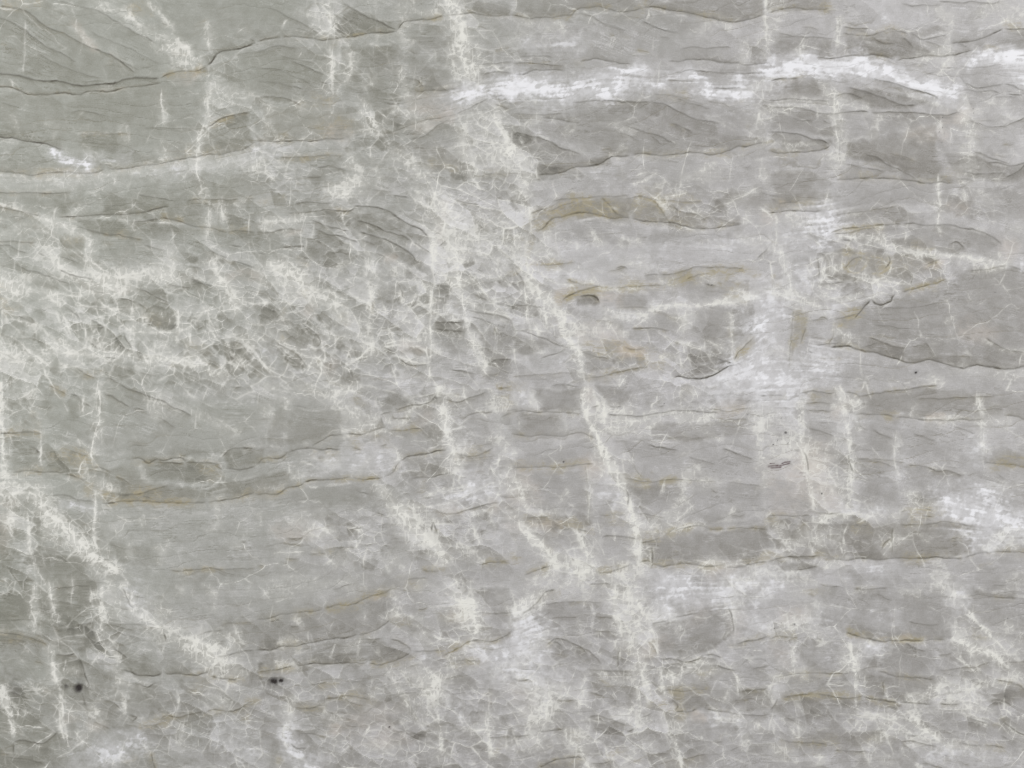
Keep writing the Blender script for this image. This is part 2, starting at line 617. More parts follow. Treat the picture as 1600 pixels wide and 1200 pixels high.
v 5 .6: 710,800 720,900 740,1040
v 7 .8: 1100,260 1110,380 1120,480
w 30 .5: 1130,260 1180,350 1150,450 1220,540
w 50 .45: 1250,330 1400,320 1500,420
w 40 .5: 1100,120 1250,220 1500,160
l 20 .5: 1200,100 1300,110
l 16 .5: 1230,210 1300,210
v 3 .7: 1250,350 1260,480 1260,600
v 7 .8: 1260,610 1290,700 1310,780 1330,860
v 9 .7: 1330,860 1370,950 1410,1040 1430,1150
v 2 .8: 1085,580 1090,720 1090,900 1085,1060 1090,1200
w 9 .5: 1080,640 1100,780
l 20 .8: 1240,750 1290,770
w 14 .6: 1180,740 1240,820
v 2 .6: 915,600 920,690
v 2 .6: 1010,620 980,700 950,740
v 2 .5: 1060,690 980,730 900,760
w 9 .5: 960,730 940,760
w 8 .5: 940,910 1080,860
v 2 .5: 760,960 900,930 1080,930
w 9 .5: 1060,870 1090,950
v 2 .6: 290,820 400,900 430,980
v 2 .6: 130,910 220,960 330,1000
v 2 .6: 320,1120 360,1050 380,1020
v 2 .6: 550,1150 570,1060 600,960 650,870
w 7 .5: 500,520 520,480 560,450
w 8 .5: 690,380 710,440 710,490
w 8 .5: 640,280 680,340
w 14 .5: 0,920 40,930
l 16 .6: 20,1000 100,1040
w 14 .6: 730,1000 760,1000
w 10 .5: 920,450 880,520
w 12 .5: 1100,600 1000,560
w 10 .6: 160,600 210,680
l 22 .6: 740,1120 850,1130
w 8 .5: 850,1130 1000,1170 1080,1180
w 12 .5: 1120,960 1150,990
w 10 .4: 1500,1000 1600,980
w 25 .4: 1540,260 1600,330
w 12 .5: 1040,60 1030,30
v 2 .5: 1510,440 1520,520 1600,600
w 14 .4: 1200,520 1300,560
v 2 .5: 1500,830 1490,900 1500,960
w 10 .5: 1420,1080 1420,1160
w 12 .4: 480,1180 300,1120
w 14 .4: 480,880 430,860
w 10 .4: 600,980 720,950
p 10 .4: 820,410 860,400
p 12 .4: 940,970 1040,980
p 12 .4: 360,740 340,760
p 8 .4: 220,265 270,265
p 12 .3: 1170,90 1150,300
p 14 .3: 470,1070 450,1110
o 10 .4: 60,60 150,60
o 8 .5: 580,120 500,120
o 8 .5: 190,740 170,780
o 8 .4: 270,440 300,460
o 6 .7: 735,700 740,740
o 10 .4: 300,640 330,660
o 7 .5: 150,930 180,950
o 10 .4: 570,790 590,800
d 26 .5: 260,850 330,920 230,900
d 18 .6: 220,1050 260,1080
d 14 .5: 350,840 370,860
d 22 .4: 460,940 500,930
d 16 .5: 390,1090 420,1080
d 20 .5: 590,1000 650,1020
d 16 .5: 590,1150 620,1150
d 20 .4: 790,620 850,640
d 20 .5: 960,640 940,670
d 16 .4: 1040,670
d 22 .4: 780,690 860,710
d 20 .4: 900,850 960,860
d 16 .5: 850,990 830,970
d 20 .5: 1010,980 1060,1000
d 16 .4: 920,1060 890,1070
d 26 .45: 1200,930 1250,960 1150,900
d 20 .5: 1240,840 1160,830
d 36 .4: 1430,930 1560,920
d 36 .4: 1300,1150 1500,1110
d 20 .45: 1150,620 1180,600
d 18 .4: 1140,700 1110,690
d 16 .5: 1100,60 1100,100
d 12 .6: 1330,430
d 10 .5: 1220,430
d 20 .4: 1520,280 1560,260
d 20 .4: 1360,230 1400,220
d 22 .4: 480,160 560,190
d 22 .4: 700,160 850,200
d 20 .35: 980,250 1040,290
d 20 .3: 430,270 500,300
d 30 .35: 250,320 350,380
d 16 .4: 620,440 570,430
d 20 .4: 480,420 560,400
d 12 .5: 560,610 540,620
d 9 .5: 460,580
d 20 .4: 60,640 110,640
d 20 .4: 100,760 60,740
d 20 .4: 430,780 440,800
d 14 .4: 260,720
d 20 .3: 180,560 230,600
d 16 .35: 1400,600 1450,580
d 14 .5: 1570,560
d 12 .5: 1520,720 1590,720
d 10 .4: 1190,300
d 14 .4: 980,470 960,500
d 20 .3: 60,1110 30,1130
c 120 1: 1200,300 1180,500 1250,600
c 150 .9: 1300,200 1450,350 1550,500
c 130 .7: 400,900 600,1000 700,900 900,1050
c 80 .6: 1350,900 1400,1050
c 100 .4: 300,500 600,450
c 60 .5: 1090,700 1090,1000
c 90 .5: 500,700 700,800 900,800
T 800 300
s .35 8 .5: 250,55 340,45 460,40 560,25 640,25 740,10
s .3 8 .5: 240,120 310,85 400,60
s .5 -10 .7: 220,200 260,165 320,150 400,135 480,130 560,150 640,160 740,165
s .55 -10 .4: 740,165 800,180 900,190 1000,200 1080,220 1140,232 1250,225 1340,210 1440,198
s .4 7 .6: 560,30 610,70 650,130 700,160
s .4 7 .5: 870,50 910,80 950,140 980,190
s .4 7 .4: 1000,80 1060,130 1150,145 1220,190
s .3 6 .4: 700,40 800,30 880,50 1000,60 1080,70 1200,65
s .35 8 .3: 1280,165 1350,190 1440,195
s .4 8 .5: 120,240 180,235 230,190 260,150
s .4 6 .4: 110,150 160,115 230,95
s .3 6 .6: 160,455 240,455 330,440 400,445
s .5 8 .3: 820,520 870,515 930,520
s .4 8 .3: 640,480 700,470 730,485
s .45 7 .6: 920,515 1000,515 1080,495 1150,470 1250,465 1350,470 1450,490
s .3 6 .7: 330,545 420,570 540,595 640,600
s .3 6 .7: 640,600 760,595 900,580 1000,565
s .35 6 .7: 1080,555 1160,520 1250,500
s .5 8 .6: 300,690 350,650 420,620 500,600 550,590
s .7 8 .3: 420,650 480,645 530,660 555,690
s .5 6 .5: 1200,565 1230,570 1290,580
s .35 6 .5: 640,720 800,725 850,725
s .45 8 .3: 1220,720 1260,730
s .5 5 .5: 740,860 840,855 920,855 990,870
s .55 6 .4: 1010,930 1060,955
s .7 8 .3: 1290,1045 1350,1065 1390,1075
s .75 -8 .1: 1000,1170 1040,1155 1100,1165 1180,1170 1260,1150 1330,1110 1400,1080
s .5 6 .9: 1380,1060 1420,1000 1480,940 1510,910
s .35 -12 .1: 0,865 80,880 160,910 240,940 320,965 360,970
s .35 8 .1: 0,705 100,710 200,720
s .3 6 .3: 0,1150 100,1150 250,1140 400,1135
s .5 5 .6: 700,970 760,990 820,985
s .4 5 .4: 920,1100 960,1110
s .5 5 .2: 510,810 550,800
s .35 -8 .1: 180,1040 260,1010 340,980
s .3 6 .4: 440,1000 540,1030 620,1040
s .3 6 .5: 480,1150 600,1140 720,1110 850,1100
s .3 4 .1: 400,450 440,455
s .4 8 .2: 20,490 60,530 90,590
s .45 4 .4: 925,400 940,430
s .35 8 .1: 1520,430 1600,350
w 6 .7: 490,260 540,320
v 3 .5: 570,250 580,300
v 2 .4: 320,210 330,270
v 2 .4: 270,290 350,315 440,335
v 2 .4: 640,330 730,365
l 40 .5: 300,380 450,400 600,400
l 30 .6: 940,330 900,420
l 40 .4: 1150,330 1350,350
l 40 .4: 1250,410 1450,400
l 20 .5: 1330,270 1440,320
w 14 .6: 1460,310 1540,330
w 10 .5: 700,300 780,300
w 20 .5: 240,280 200,330
w 16 .6: 130,400 240,390
l 16 .7: 280,510 430,530
w 10 .6: 500,560 660,600 800,600
w 20 .5: 700,470 800,460
w 16 .5: 920,560 1000,580
w 5 .8: 850,740 1000,715 1150,710 1300,690 1400,690 1510,650
l 16 .7: 620,740 760,770
w 5 .6: 560,740 700,780 860,770
w 14 .6: 240,690 300,760 400,840
w 14 .9: 60,500 110,580 180,650 240,710
v 6 .8: 250,710 310,800 310,860 340,920 400,990 430,1040
w 22 .7: 420,840 500,860 600,850
v 2 .7: 90,590 90,760 100,840
v 2 .6: 190,640 210,780 220,880
w 14 .5: 400,1040 430,1150
l 30 .6: 250,1060 340,1050
w 8 .5: 120,960 200,1000
l 40 .8: 1540,600 1580,700 1560,800
l 40 .8: 1530,900 1560,1050 1450,1120
l 36 .8: 1300,1180 1400,1120 1600,1180
v 2 .5: 1370,780 1375,900 1375,1050
v 2 .5: 1250,940 1320,1040
v 2 .4: 1000,920 1150,970 1300,1030
v 2 .5: 880,790 910,850 930,890
v 2 .4: 1020,900 1060,820 1080,740
v 2 .6: 1040,1010 1060,1080 1050,1130
w 6 .5: 930,1030 1040,1030
v 2 .5: 1010,990 1020,1060
w 12 .6: 1200,550 1260,560
w 12 .5: 1400,660 1520,640
v 1.6 .6: 1380,650 1420,660 1440,690
w 10 .5: 40,430 60,460
v 2 .5: 130,590 100,640 80,700
w 9 .5: 680,880 720,880
w 12 .4: 1120,760 1060,830
v 1.5 .5: 640,130 720,160 800,80
w 9 .6: 60,80 100,160
w 16 .5: 20,300 80,400
w 10 .4: 1470,130 1450,200
w 16 .4: 950,160 940,60
w 10 .6: 1140,235 1090,240
o 16 .7: 130,200 220,190 250,140
o 12 .8: 420,90 560,120 680,120
o 14 .6: 800,40 860,20 960,60 1080,70
o 14 .5: 320,60 420,50
o 8 .5: 100,460 130,280
o 10 .5: 150,455 300,450
o 12 .7: 300,690 400,640 520,610
o 14 .6: 1080,560 1200,510 1350,500 1500,490
o 14 .6: 680,600 800,590
o 12 .6: 1300,560 1400,600 1520,590
o 12 .6: 1370,660 1430,640
o 13 1: 1440,1000 1500,940
o 10 .5: 500,960 560,1000 680,930
o 10 .5: 800,1080 900,1090
o 8 .6: 1375,900
o 8 .5: 0,510 40,500
o 12 .4: 500,1160 640,1130
o 8 .5: 1000,570 1090,550
p 14 .6: 640,680 580,660
p 20 .4: 480,870 620,900
p 10 .8: 700,970 800,1000
p 12 .5: 300,680 320,640
p 12 .4: 1600,160
d 24 .5: 700,670 780,680
d 12 .5: 430,690 520,675
d 12 .5: 370,745 400,740
d 36 .4: 320,210 500,200 680,220
d 22 .35: 900,250 1050,250
d 26 .35: 560,80 760,100 880,110
d 26 .4: 1050,170 1100,180 1300,100
d 20 .4: 1400,30 1250,150
d 36 .4: 1200,620 1100,600
d 60 .5: 1250,820 1400,840 1450,900 1350,980
d 60 .5: 1150,1080 1250,1070 1200,1130
d 30 .5: 960,800 700,820 850,810
d 30 .4: 1000,790 1020,850
d 20 .5: 510,1080 600,1080
d 20 .5: 780,1050 700,1060
d 20 .5: 1450,720 1400,760
d 30 .4: 30,550 60,580
d 26 .35: 150,800 150,830
d 26 .4: 120,950 230,970
d 14 .5: 0,720 150,730
d 18 .5: 860,515 910,520
d 14 .5: 690,475
d 22 .4: 40,60 60,90
d 16 .4: 180,140 150,170
d 20 .3: 470,800 420,800
d 16 .4: 350,1180 450,1160
d 12 .5: 1000,560 1030,620
d 24 .3: 860,640 1000,650
k .8 .7: 1255,570
k .8 .7: 1230,568
c 60 .7: 50,150 40,300 60,450
c 80 .5: 950,60 1200,120
c 90 .6: 600,950 800,1020 950,1080
c 60 .5: 320,900 420,1080
c 80 .5: 1100,950 1250,950
c 70 .4: 150,700 100,800
T 1200 300
s .6 -10 .3: 0,135 60,125 150,118 260,122 340,125
s .4 -6 .7: 60,70 150,70 210,55
s .35 6 .4: 20,40 60,60
s .4 6 .7: 390,265 450,235 560,225 640,215 740,205 830,200
s .35 6 .4: 400,265 500,260 580,235 700,230
s .55 10 .1: 840,200 920,200 1000,205 1090,208 1170,215 1250,230 1330,255 1400,290 1450,320 1460,345
s .3 5 .2: 400,150 500,130 600,125 700,105 800,100
s .4 8 .1: 1120,330 1180,310 1230,360
s .4 6 .5: 1250,490 1330,490 1420,475 1500,465
s .5 8 .2: 1500,465 1560,480 1600,500
s .45 -10 .5: 820,625 880,610 960,590 1050,570 1120,550
s .75 4 .1 1.1: 790,635 770,660 760,690 710,705 660,695 635,670
s .75 4 .1 1.1: 635,670 600,720 570,760 540,800
s .3 3 .3: 310,800 345,790 390,815
s .2 3 .4: 410,840 400,900 380,940 385,975
s .4 5 .8: 410,800 480,775 560,770
s .75 -9 .2 1.2: 385,970 460,970 540,975 620,1000 720,1025 800,1040 870,1060 930,1065 1000,1052 1080,1060 1150,1080 1220,1095 1300,1080 1380,1090 1460,1100 1540,1100 1600,1090
s .4 7 .2: 620,910 700,940 780,970 870,975
s .45 6 .1: 980,930 1010,980 1050,1040
s .4 6 .2: 1350,910 1420,950 1480,985 1560,1000 1600,1010
s .3 6 .1: 1210,900 1270,925
s .2 5 0: 650,820 780,850 900,860
s .2 5 0: 700,730 900,720 1080,680
s .25 5 .2: 850,1100 880,1090
s .22 4 .3: 160,730 150,860 130,950 130,1100
s .4 5 .6: 240,840 220,900 190,950
s .4 8 .1: 440,300 540,310
s .4 7 .3: 740,380 760,440 720,480
s .4 7 .4: 470,480 540,410 600,400
s .4 7 .3: 300,410 320,480 310,540
s .4 7 .2: 980,460 1030,435 1080,430
s .35 7 .1: 1000,400 1060,410
s .5 3 .5: 0,160 30,140
s .4 5 .1: 240,980 280,1000
s .4 4 .2: 0,1020 40,1030
s .35 5 .1: 260,670 280,620
s .35 5 .3: 240,215 300,215
s .35 7 .3: 300,575 400,570 500,560
l 50 1: 360,180 370,250 300,200
l 50 .5: 130,300 200,360 180,500
w 12 .7: 100,140 200,180
l 40 .6: 130,540 250,540
w 14 .8: 0,610 100,640 200,660 300,710 340,750
l 30 .6: 0,650 60,700 80,800
l 30 .6: 450,700 400,760
w 12 .6: 60,380 100,480 120,560
w 6 .7: 720,300 800,350 900,385 1000,385 1120,400 1240,420
w 8 .6: 1240,420 1400,445 1500,440
w 6 .5: 540,290 700,280
w 14 .6: 1280,470 1420,470 1480,460
w 8 .6: 460,240 420,290
v 3 .6: 1060,0 1065,100 1060,200 1080,290
v 6 .6: 1215,0 1230,60
l 30 .5: 980,150 1000,180
l 20 .8: 1590,460
v 3 .5: 1450,370 1440,440
v 1.5 .5: 620,430 615,510
v 2 .6: 480,480 560,500 620,520
v 2 .6: 360,420 350,500 330,560
v 2 .6: 420,440 420,530
v 3 .7: 320,570 400,600 460,590
w 9 .6: 460,560 620,560 700,610 640,660
w 7 .6: 560,650 480,680
v 4 .7: 620,910 640,920
v 3 .6: 1000,960 1050,1040
v 3 .5: 1210,970 1280,1040
w 5 .6: 1350,920 1400,940
w 4 .6: 1440,980 1600,1010
w 9 .7: 1120,800 1140,790
w 5 .4: 1100,690 1120,720
v 1.6 .6: 510,1170 600,1165 660,1170
w 16 .5: 1040,1160 1080,1180
w 20 .5: 1230,1120 1300,1120
w 20 .5: 1480,1140 1600,1140
l 50 .7: 420,1060 350,1020
l 50 .8: 60,1160 150,1180
l 36 .6: 380,1120 300,1080
w 14 .5: 0,1000 100,1010 120,1020
w 20 .6: 480,940 520,960
w 9 .5: 420,880 480,920
w 16 .4: 1340,30 1390,80
w 12 .5: 1300,240 1330,240
w 22 .4: 1560,230
w 8 .5: 480,135 570,125
w 8 .4: 640,180 720,200
o 14 .5: 40,90 150,70 260,60
o 12 .6: 430,240 560,225 700,215
o 14 .5: 470,380 560,360 480,480
o 12 .5: 700,500 760,480
o 11 1: 480,780 550,765
o 10 .6: 430,840 500,830
o 14 .7: 180,760 200,850 170,950
o 10 .6: 30,540 60,580
o 10 .5: 860,615 1000,590
o 8 .5: 540,975 460,970
o 8 .5: 380,950
o 14 .3: 1050,440
o 12 .3: 140,1080
o 10 .5: 900,340 1000,330
p 20 .35: 1250,870 1400,880
p 10 .5: 80,70
p 18 .35: 1480,340 1500,380
p 10 .5: 1000,450 1080,440
p 14 .35: 1150,100 1250,90
d 110 .45: 1100,720 1300,700 1450,640 900,760
d 60 .35: 1500,850 1300,640 1550,600
d 50 .4: 800,820 650,780 900,740
d 70 .35: 1200,980 1000,900 1450,900
d 40 .3: 800,980 720,900
d 50 .35: 1000,240 1200,260 1350,320 1400,390
d 30 .4: 700,420 680,460
d 26 .4: 540,460 520,440
d 22 .45: 620,310 700,320
d 26 .4: 920,540 850,440 920,430
d 20 .45: 1150,350 1180,340
d 20 .45: 560,610 500,620
d 24 .3: 210,470 180,470
d 14 .4: 340,520 380,520
d 20 .45: 260,990 180,1000
d 14 .3: 190,760 180,880 170,980
d 40 .35: 250,100 100,50 200,20
d 24 .4: 1100,70 1240,100 1280,120
d 40 .3: 1500,50 1580,90
d 40 .3: 900,60 750,150 550,170
d 14 .45: 1010,390 1050,410
d 20 .4: 120,1100 280,1130
k 2.4 1: 918,1125
k .8 .7: 1410,628
c 120 .7: 450,450 600,450 700,400
c 60 .5: 330,400 350,550
c 70 .6: 900,450 1050,430
c 60 .4: 1230,50 1400,80
T 0 600
s .55 10 .1: 740,0 800,25 870,50 930,75 1000,105 1070,140 1140,165 1210,205
s .5 8 .2: 650,65 710,85 770,110 830,140
s .35 6 .1: 830,145 920,170
s .35 6 .2: 520,120 580,150
s .3 8 .1: 980,205 1050,240 1110,270
s .35 8 .5: 300,10 360,40 420,70
s .4 8 .5: 200,180 220,220
s .5 8 .7: 20,310 100,305 180,300 270,305
s .45 -10 .5: 80,555 180,545 260,545 340,550 400,565
s .4 -8 .6: 400,565 460,580 530,605
s .5 8 .1: 185,385 230,400 250,440
s .45 7 .6: 440,410 500,430 560,460
s .35 7 .5: 570,520 640,525 700,545
s .6 -10 .4: 820,460 890,470 940,495 980,470 1040,470 1100,460 1140,460 1170,490
s .5 8 .4: 1170,490 1260,490 1340,500 1380,520
s .6 -8 .1: 1400,535 1480,530 1560,520 1600,515
s .45 8 .2: 1380,470 1430,420 1500,405 1600,410
s .4 6 .3: 980,480 1060,490 1160,495
s .4 7 .6: 1310,495 1360,520 1390,545
s .55 -14 .6: 640,745 720,735 840,732 960,735 1080,738 1200,738 1300,735
s .5 -14 .6: 1300,735 1400,725 1480,715 1540,695 1600,675
s .4 6 .6: 720,690 800,690 880,680 960,655 1060,630
s .4 6 .4: 890,700 960,715
s .35 6 .4: 720,570 780,600 820,630
s .35 7 .5: 680,680 720,690
s .45 5 .1: 310,695 400,700 500,720 600,740
s .3 6 .5: 1060,1160 1180,1160 1350,1158 1440,1150 1600,1150
s .35 5 0: 280,755 310,800
s .4 4 .1: 20,40 60,50
s .3 5 .1: 1500,985 1560,990
s .3 6 .2: 1450,15 1520,10
s .2 5 0: 680,1000 740,1015 820,1040
s .3 6 0: 440,60 490,80 515,130
s .3 6 .1: 270,70 340,75
v 5 .8: 10,0 15,200 20,400 30,580
w 14 .6: 20,500 40,600
v 2 .8: 620,0 630,120 620,220 590,330 575,420 580,500
v 2 .6: 640,230 640,400
w 10 .6: 600,230 630,215
v 4 .5: 515,60 520,130 515,210
v 2.5 .7: 600,640 600,800 595,900 600,1000 615,1070
w 30 .9: 20,640 120,650 220,660
v 10 .9: 200,680 280,790 400,880 460,940 510,990 560,1060 640,1120 760,1190
w 22 .8: 240,700 310,800 420,900 540,1040 680,1150
w 22 .5: 340,940 430,1000 540,1060
w 18 .5: 40,720 80,760 60,860
v 4 .6: 60,780 70,900 80,1000
v 3 .7: 160,800 180,920 200,1050 220,1180
v 2 .4: 250,1030 290,1150
l 16 .7: 410,740 500,750 580,790
w 12 .6: 540,570 600,600 700,650
w 8 .6: 730,660 680,630
w 14 .4: 60,560 160,570
v 2 .6: 250,260 255,380 260,520
v 2 .4: 350,140 310,180
v 1.4 .4: 780,250 860,340 930,400
w 9 .5: 880,510 890,570
v 2 .5: 1390,540 1380,600 1300,640
v 2 .5: 1370,470 1400,430 1430,410
w 14 .5: 980,140 960,180
w 22 .4: 1000,110 1120,170
w 20 .4: 1230,190 1350,260 1450,300
v 1.5 .5: 1220,190 1260,220
w 8 .4: 890,840 900,810
w 14 .4: 820,1000 840,1080
v 1.3 .6: 690,990 800,1030
v 1.3 .4: 680,1000 690,1080
w 5 .5: 980,1015 1050,1050
w 12 .4: 1050,1020 1000,1110
w 10 .5: 1330,910 1350,840 1340,760
w 20 .3: 700,900 770,860
w 18 .35: 1500,1000 1540,900
w 10 .4: 1150,1160 1130,1170
v 2 .4: 730,740 735,800
w 30 .4: 60,60 200,80 220,130
w 14 .5: 180,20 200,140
o 12 .6: 60,305 200,310 250,330
o 14 .7: 430,430 520,450 580,500
o 14 .6: 530,560 620,680 700,700
o 14 .6: 800,680 960,650
o 10 .5: 850,470 950,480
o 14 .5: 1280,520 1340,560
o 10 .5: 700,730 900,720 1200,730
o 10 .5: 1450,710 1580,680
o 10 .5: 330,20 400,60
o 9 .5: 200,190 230,230
o 10 .5: 350,450 330,470
o 8 .4: 150,550 280,550
o 9 .4: 1150,1165 1300,1160
p 20 .3: 30,800 40,1000
d 36 .5: 150,430 180,460 120,440
d 24 .45: 440,500 480,520 360,510
d 14 .5: 290,450
d 14 .5: 470,90 490,150
d 26 .4: 560,90 540,100
d 50 .45: 1000,530 1100,520 1180,530
d 50 .3: 1400,590 1500,600
d 36 .45: 1500,470 1560,450
d 26 .4: 760,620 840,630
d 30 .3: 1050,690 1120,690
d 40 .3: 380,620 500,650
d 40 .3: 850,60 700,20
d 60 .2: 1000,300 800,320 450,320
d 40 .45: 20,900 30,1000
d 36 .4: 300,900 240,980
d 40 .45: 340,1080 480,1130
d 40 .35: 740,1060 680,1000
d 50 .2: 1000,950 900,960
d 14 .4: 580,270 570,290
d 20 .4: 540,950 560,990
d 14 .4: 180,1100
c 90 .9: 100,100 50,200
c 80 .8: 140,800 130,950
c 70 .6: 420,480 520,480
c 60 .6: 650,680 600,620
c 70 .4: 1300,520 1300,600
c 60 .6: 450,950 600,1100
c 60 .5: 100,1180
T 400 600
s .5 8 .3: 860,165 920,140 980,125 1020,130 1080,110 1120,80 1140,45
s .45 8 .2: 780,200 800,185 860,160
s .6 6 .2: 790,205 795,245 815,265
s .4 -8 .5: 560,320 620,310 700,300 780,280 820,270
s .4 -10 .4: 350,390 420,355 500,325 560,318
s .55 -8 .3: 200,425 270,405 340,400 400,410 480,410 540,400
s .4 -8 .4: 0,510 60,465 150,455 200,425
s .4 6 .3: 850,180 870,210 930,210 990,205
s .5 8 .3: 1180,100 1240,105 1320,85 1400,65 1440,40
s .35 -6 .2: 1280,220 1330,190 1400,180 1480,180
s .45 8 .3: 1530,210 1570,185 1600,180
s .45 6 .7: 1510,20 1560,25 1600,30
s .6 -10 .4: 900,485 940,465 1000,455 1070,435 1130,420 1190,420
s .4 -8 .4: 800,580 850,560 880,510 905,480
s .6 -6 .5: 300,608 360,602 440,598 520,595 600,580
s .55 -6 .6: 600,580 680,590 740,590 800,580
s .5 -10 .7: 0,690 60,685 140,685 200,650 270,635 310,610
s .35 6 .5: 830,280 900,290 980,280 1050,265
s .35 -6 .2: 960,590 1060,580 1180,570 1240,560
s .4 -6 .1: 1040,720 1110,710
s .4 8 .4: 1250,440 1350,450 1420,430 1480,395
s .5 6 .2: 1100,930 1115,870 1140,950
s .4 7 .4: 1130,800 1240,810 1340,780 1440,760 1530,740
s .4 5 .3: 190,960 260,965 310,960
s .3 5 .3: 160,990 300,1010
s .4 -6 .3: 500,1035 560,1025 620,1020
s .3 6 .5: 320,1060 440,1050
s .35 6 .5: 180,1090 280,1085
s .3 6 .2: 850,760 870,790 860,810
s .35 6 .2: 740,800 820,830
s .3 6 .2: 570,910 640,900 660,880
s .4 -6 .5: 1390,1125 1480,1115 1600,1115
s .4 8 .4: 590,380 640,400 670,420
s .35 8 .1: 760,385 830,380
s .35 6 .1: 850,970 900,965
s .2 5 0: 230,130 330,150
s .3 5 .5: 0,1130 60,1125
s .4 6 .6: 1030,1160 1150,1160
w 22 .6: 100,20 260,30 400,60 500,110 600,170 700,220
w 14 .6: 170,100 200,130
v 2 .5: 580,170 560,250 590,290
w 14 .7: 500,60 540,40 620,0
w 16 .6: 770,160 740,240
w 14 .6: 820,220 900,230 970,180
w 12 .7: 1000,150 1080,130
l 30 .7: 430,470 560,480 700,480 820,470
w 12 .6: 460,480 500,490
w 10 .6: 560,350 680,330 800,290
w 10 .7: 870,420 900,470
v 5 .8: 1130,0 1140,40 1120,100
v 10 .7: 1150,120 1190,200 1190,280 1200,380
w 30 .6: 1150,60 1180,180 1210,320 1240,400
l 36 .6: 1260,300 1300,380
w 18 .6: 1500,130 1560,140
v 4 .7: 1460,0 1480,90 1540,150
w 20 .5: 1500,350 1560,420
l 40 .8: 1380,640 1340,680 1450,650
l 24 .6: 1180,720 1260,720
w 5 .7: 1060,700 1150,680 1240,665 1320,640
v 3 .7: 850,760 890,800 960,880 1000,920
v 11 .8: 960,880 1040,960 1120,1020 1180,1080 1220,1130
w 30 .6: 940,830 1000,920 1100,1000 1180,1100
w 20 .7: 900,790 960,800
w 16 .5: 760,610 800,700 850,760
v 2 .5: 880,550 920,620
v 3 .7: 1260,460 1270,520
w 12 .7: 1190,540 1270,500
w 10 .6: 1240,460 1300,430
v 3 .5: 1500,530 1560,600
w 20 .5: 1560,480 1580,560
v 2 .6: 1290,760 1330,830 1340,900
w 10 .6: 1340,810 1470,790 1480,840
v 2 .6: 1370,900 1400,980 1380,1030
w 16 .6: 1290,1000 1280,1020
w 14 .5: 1320,1040 1410,1100
w 14 .6: 1080,830 1120,870
w 10 .6: 230,580 300,600
v 2 .4: 210,350 150,300
w 20 .4: 60,180 80,260
w 10 .4: 30,830 40,860
w 9 .5: 340,950 400,940 450,920
v 2 .5: 590,930 600,900
v 2 .5: 690,950 730,1010
v 2 .5: 680,1050 680,1110
w 16 .5: 870,1100 930,1130
v 2 .5: 700,700 690,760
v 2 .4: 1010,580 1050,640
v 1.5 .5: 1200,600 1220,640
w 20 .5: 1500,250 1520,320
v 2 .5: 1490,850 1500,950
w 9 .5: 1160,790 1210,820
w 12 .4: 20,640 150,660
v 2 .4: 360,790 360,840
w 30 .35: 380,860 250,850
w 20 .3: 480,1110 600,1080
w 12 .6: 540,300 650,300
w 12 .4: 620,560 720,490
o 12 .6: 40,680 140,665
o 7 .6: 500,590 780,585
o 14 .5: 640,110
o 14 .5: 880,290 1000,270
o 14 .6: 790,350 820,380
o 14 .6: 1280,450 1400,450
o 10 .6: 1530,20 1600,30
o 12 .5: 1560,130 1600,160
o 14 .5: 1060,1160 1160,1155
o 12 .5: 1460,1110 1600,1095
o 10 .5: 600,380 650,400
o 12 .5: 400,440 500,450
o 12 .4: 30,460 100,450
o 8 .6: 1120,920
o 10 .5: 380,1050 440,1040
o 8 .5: 1460,790 1500,750
o 10 .4: 1060,590 1050,640
p 20 .3: 300,930 150,930
p 14 .5: 1480,760 1500,780
p 14 .35: 1160,800 1230,790
p 14 .35: 1090,210 1050,230
d 26 .5: 860,90 920,100
d 20 .6: 1060,60 1100,70
d 14 .5: 650,110 690,140
d 26 .5: 1280,40 1360,30
d 20 .5: 1090,290 1150,310
d 26 .45: 1050,470 1200,460
d 36 .35: 1000,530 1140,510
d 20 .5: 1380,360 1460,350
d 30 .4: 1370,240 1440,260
d 20 .5: 1560,220
d 50 .35: 150,540 280,560 60,600
d 40 .35: 300,680 500,660 700,660
d 40 .3: 700,760 600,780
d 14 .5: 700,350 760,340
d 20 .4: 440,370 500,360
d 18 .5: 440,440 500,450
d 14 .5: 250,440 170,460
d 20 .4: 780,890 850,900
d 14 .5: 600,910
d 16 .4: 720,1100
d 22 .4: 1040,1030 1030,1050
d 30 .4: 1200,880 1220,950
d 20 .5: 1420,860 1400,850
d 30 .35: 1280,1080 1200,1080
d 20 .5: 1360,960 1370,940
d 14 .5: 940,180 960,170
d 20 .4: 1340,480 1400,470
d 40 .3: 200,260 300,300 400,240
d 20 .4: 900,1000 820,1030
d 26 .4: 1520,1170
d 12 .5: 1300,740 1320,720
d 30 .35: 50,540 20,600
c 70 .8: 1170,120 1170,220 1230,420
c 60 .7: 1050,950 1150,1000
c 90 .7: 1350,880 1400,1000 1280,800
c 80 .5: 450,930 650,900
c 60 .6: 1540,600 1540,760
c 90 .4: 900,600 1050,620
c 60 .5: 600,1050 720,1080
T 800 600
s .45 -8 .4: 0,172 100,175 200,178 320,182 440,182
s .5 6 .3: 490,140 550,125
s .4 6 .1: 590,120 640,135 700,130
s .5 6 .1: 590,185 680,190 780,198 860,190 920,175 1000,165 1100,168 1200,178 1300,182
s .35 6 .5: 1240,160 1340,165 1420,160 1500,150
s .3 6 .5: 1280,215 1400,220 1480,225
s .5 4 .1: 900,135 955,125
s .4 6 .1: 1540,72 1600,70
s .4 5 .3: 1460,120 1500,95
s .35 -10 .4: 0,310 100,320 220,325 330,320 440,310 520,340
s .2 6 .3: 620,355 740,355
s .4 6 .1: 840,380 900,390 960,400 1040,430
s .3 6 .1: 1100,450 1180,475 1280,505
s .4 6 .1: 1310,410 1380,430 1440,450 1510,465
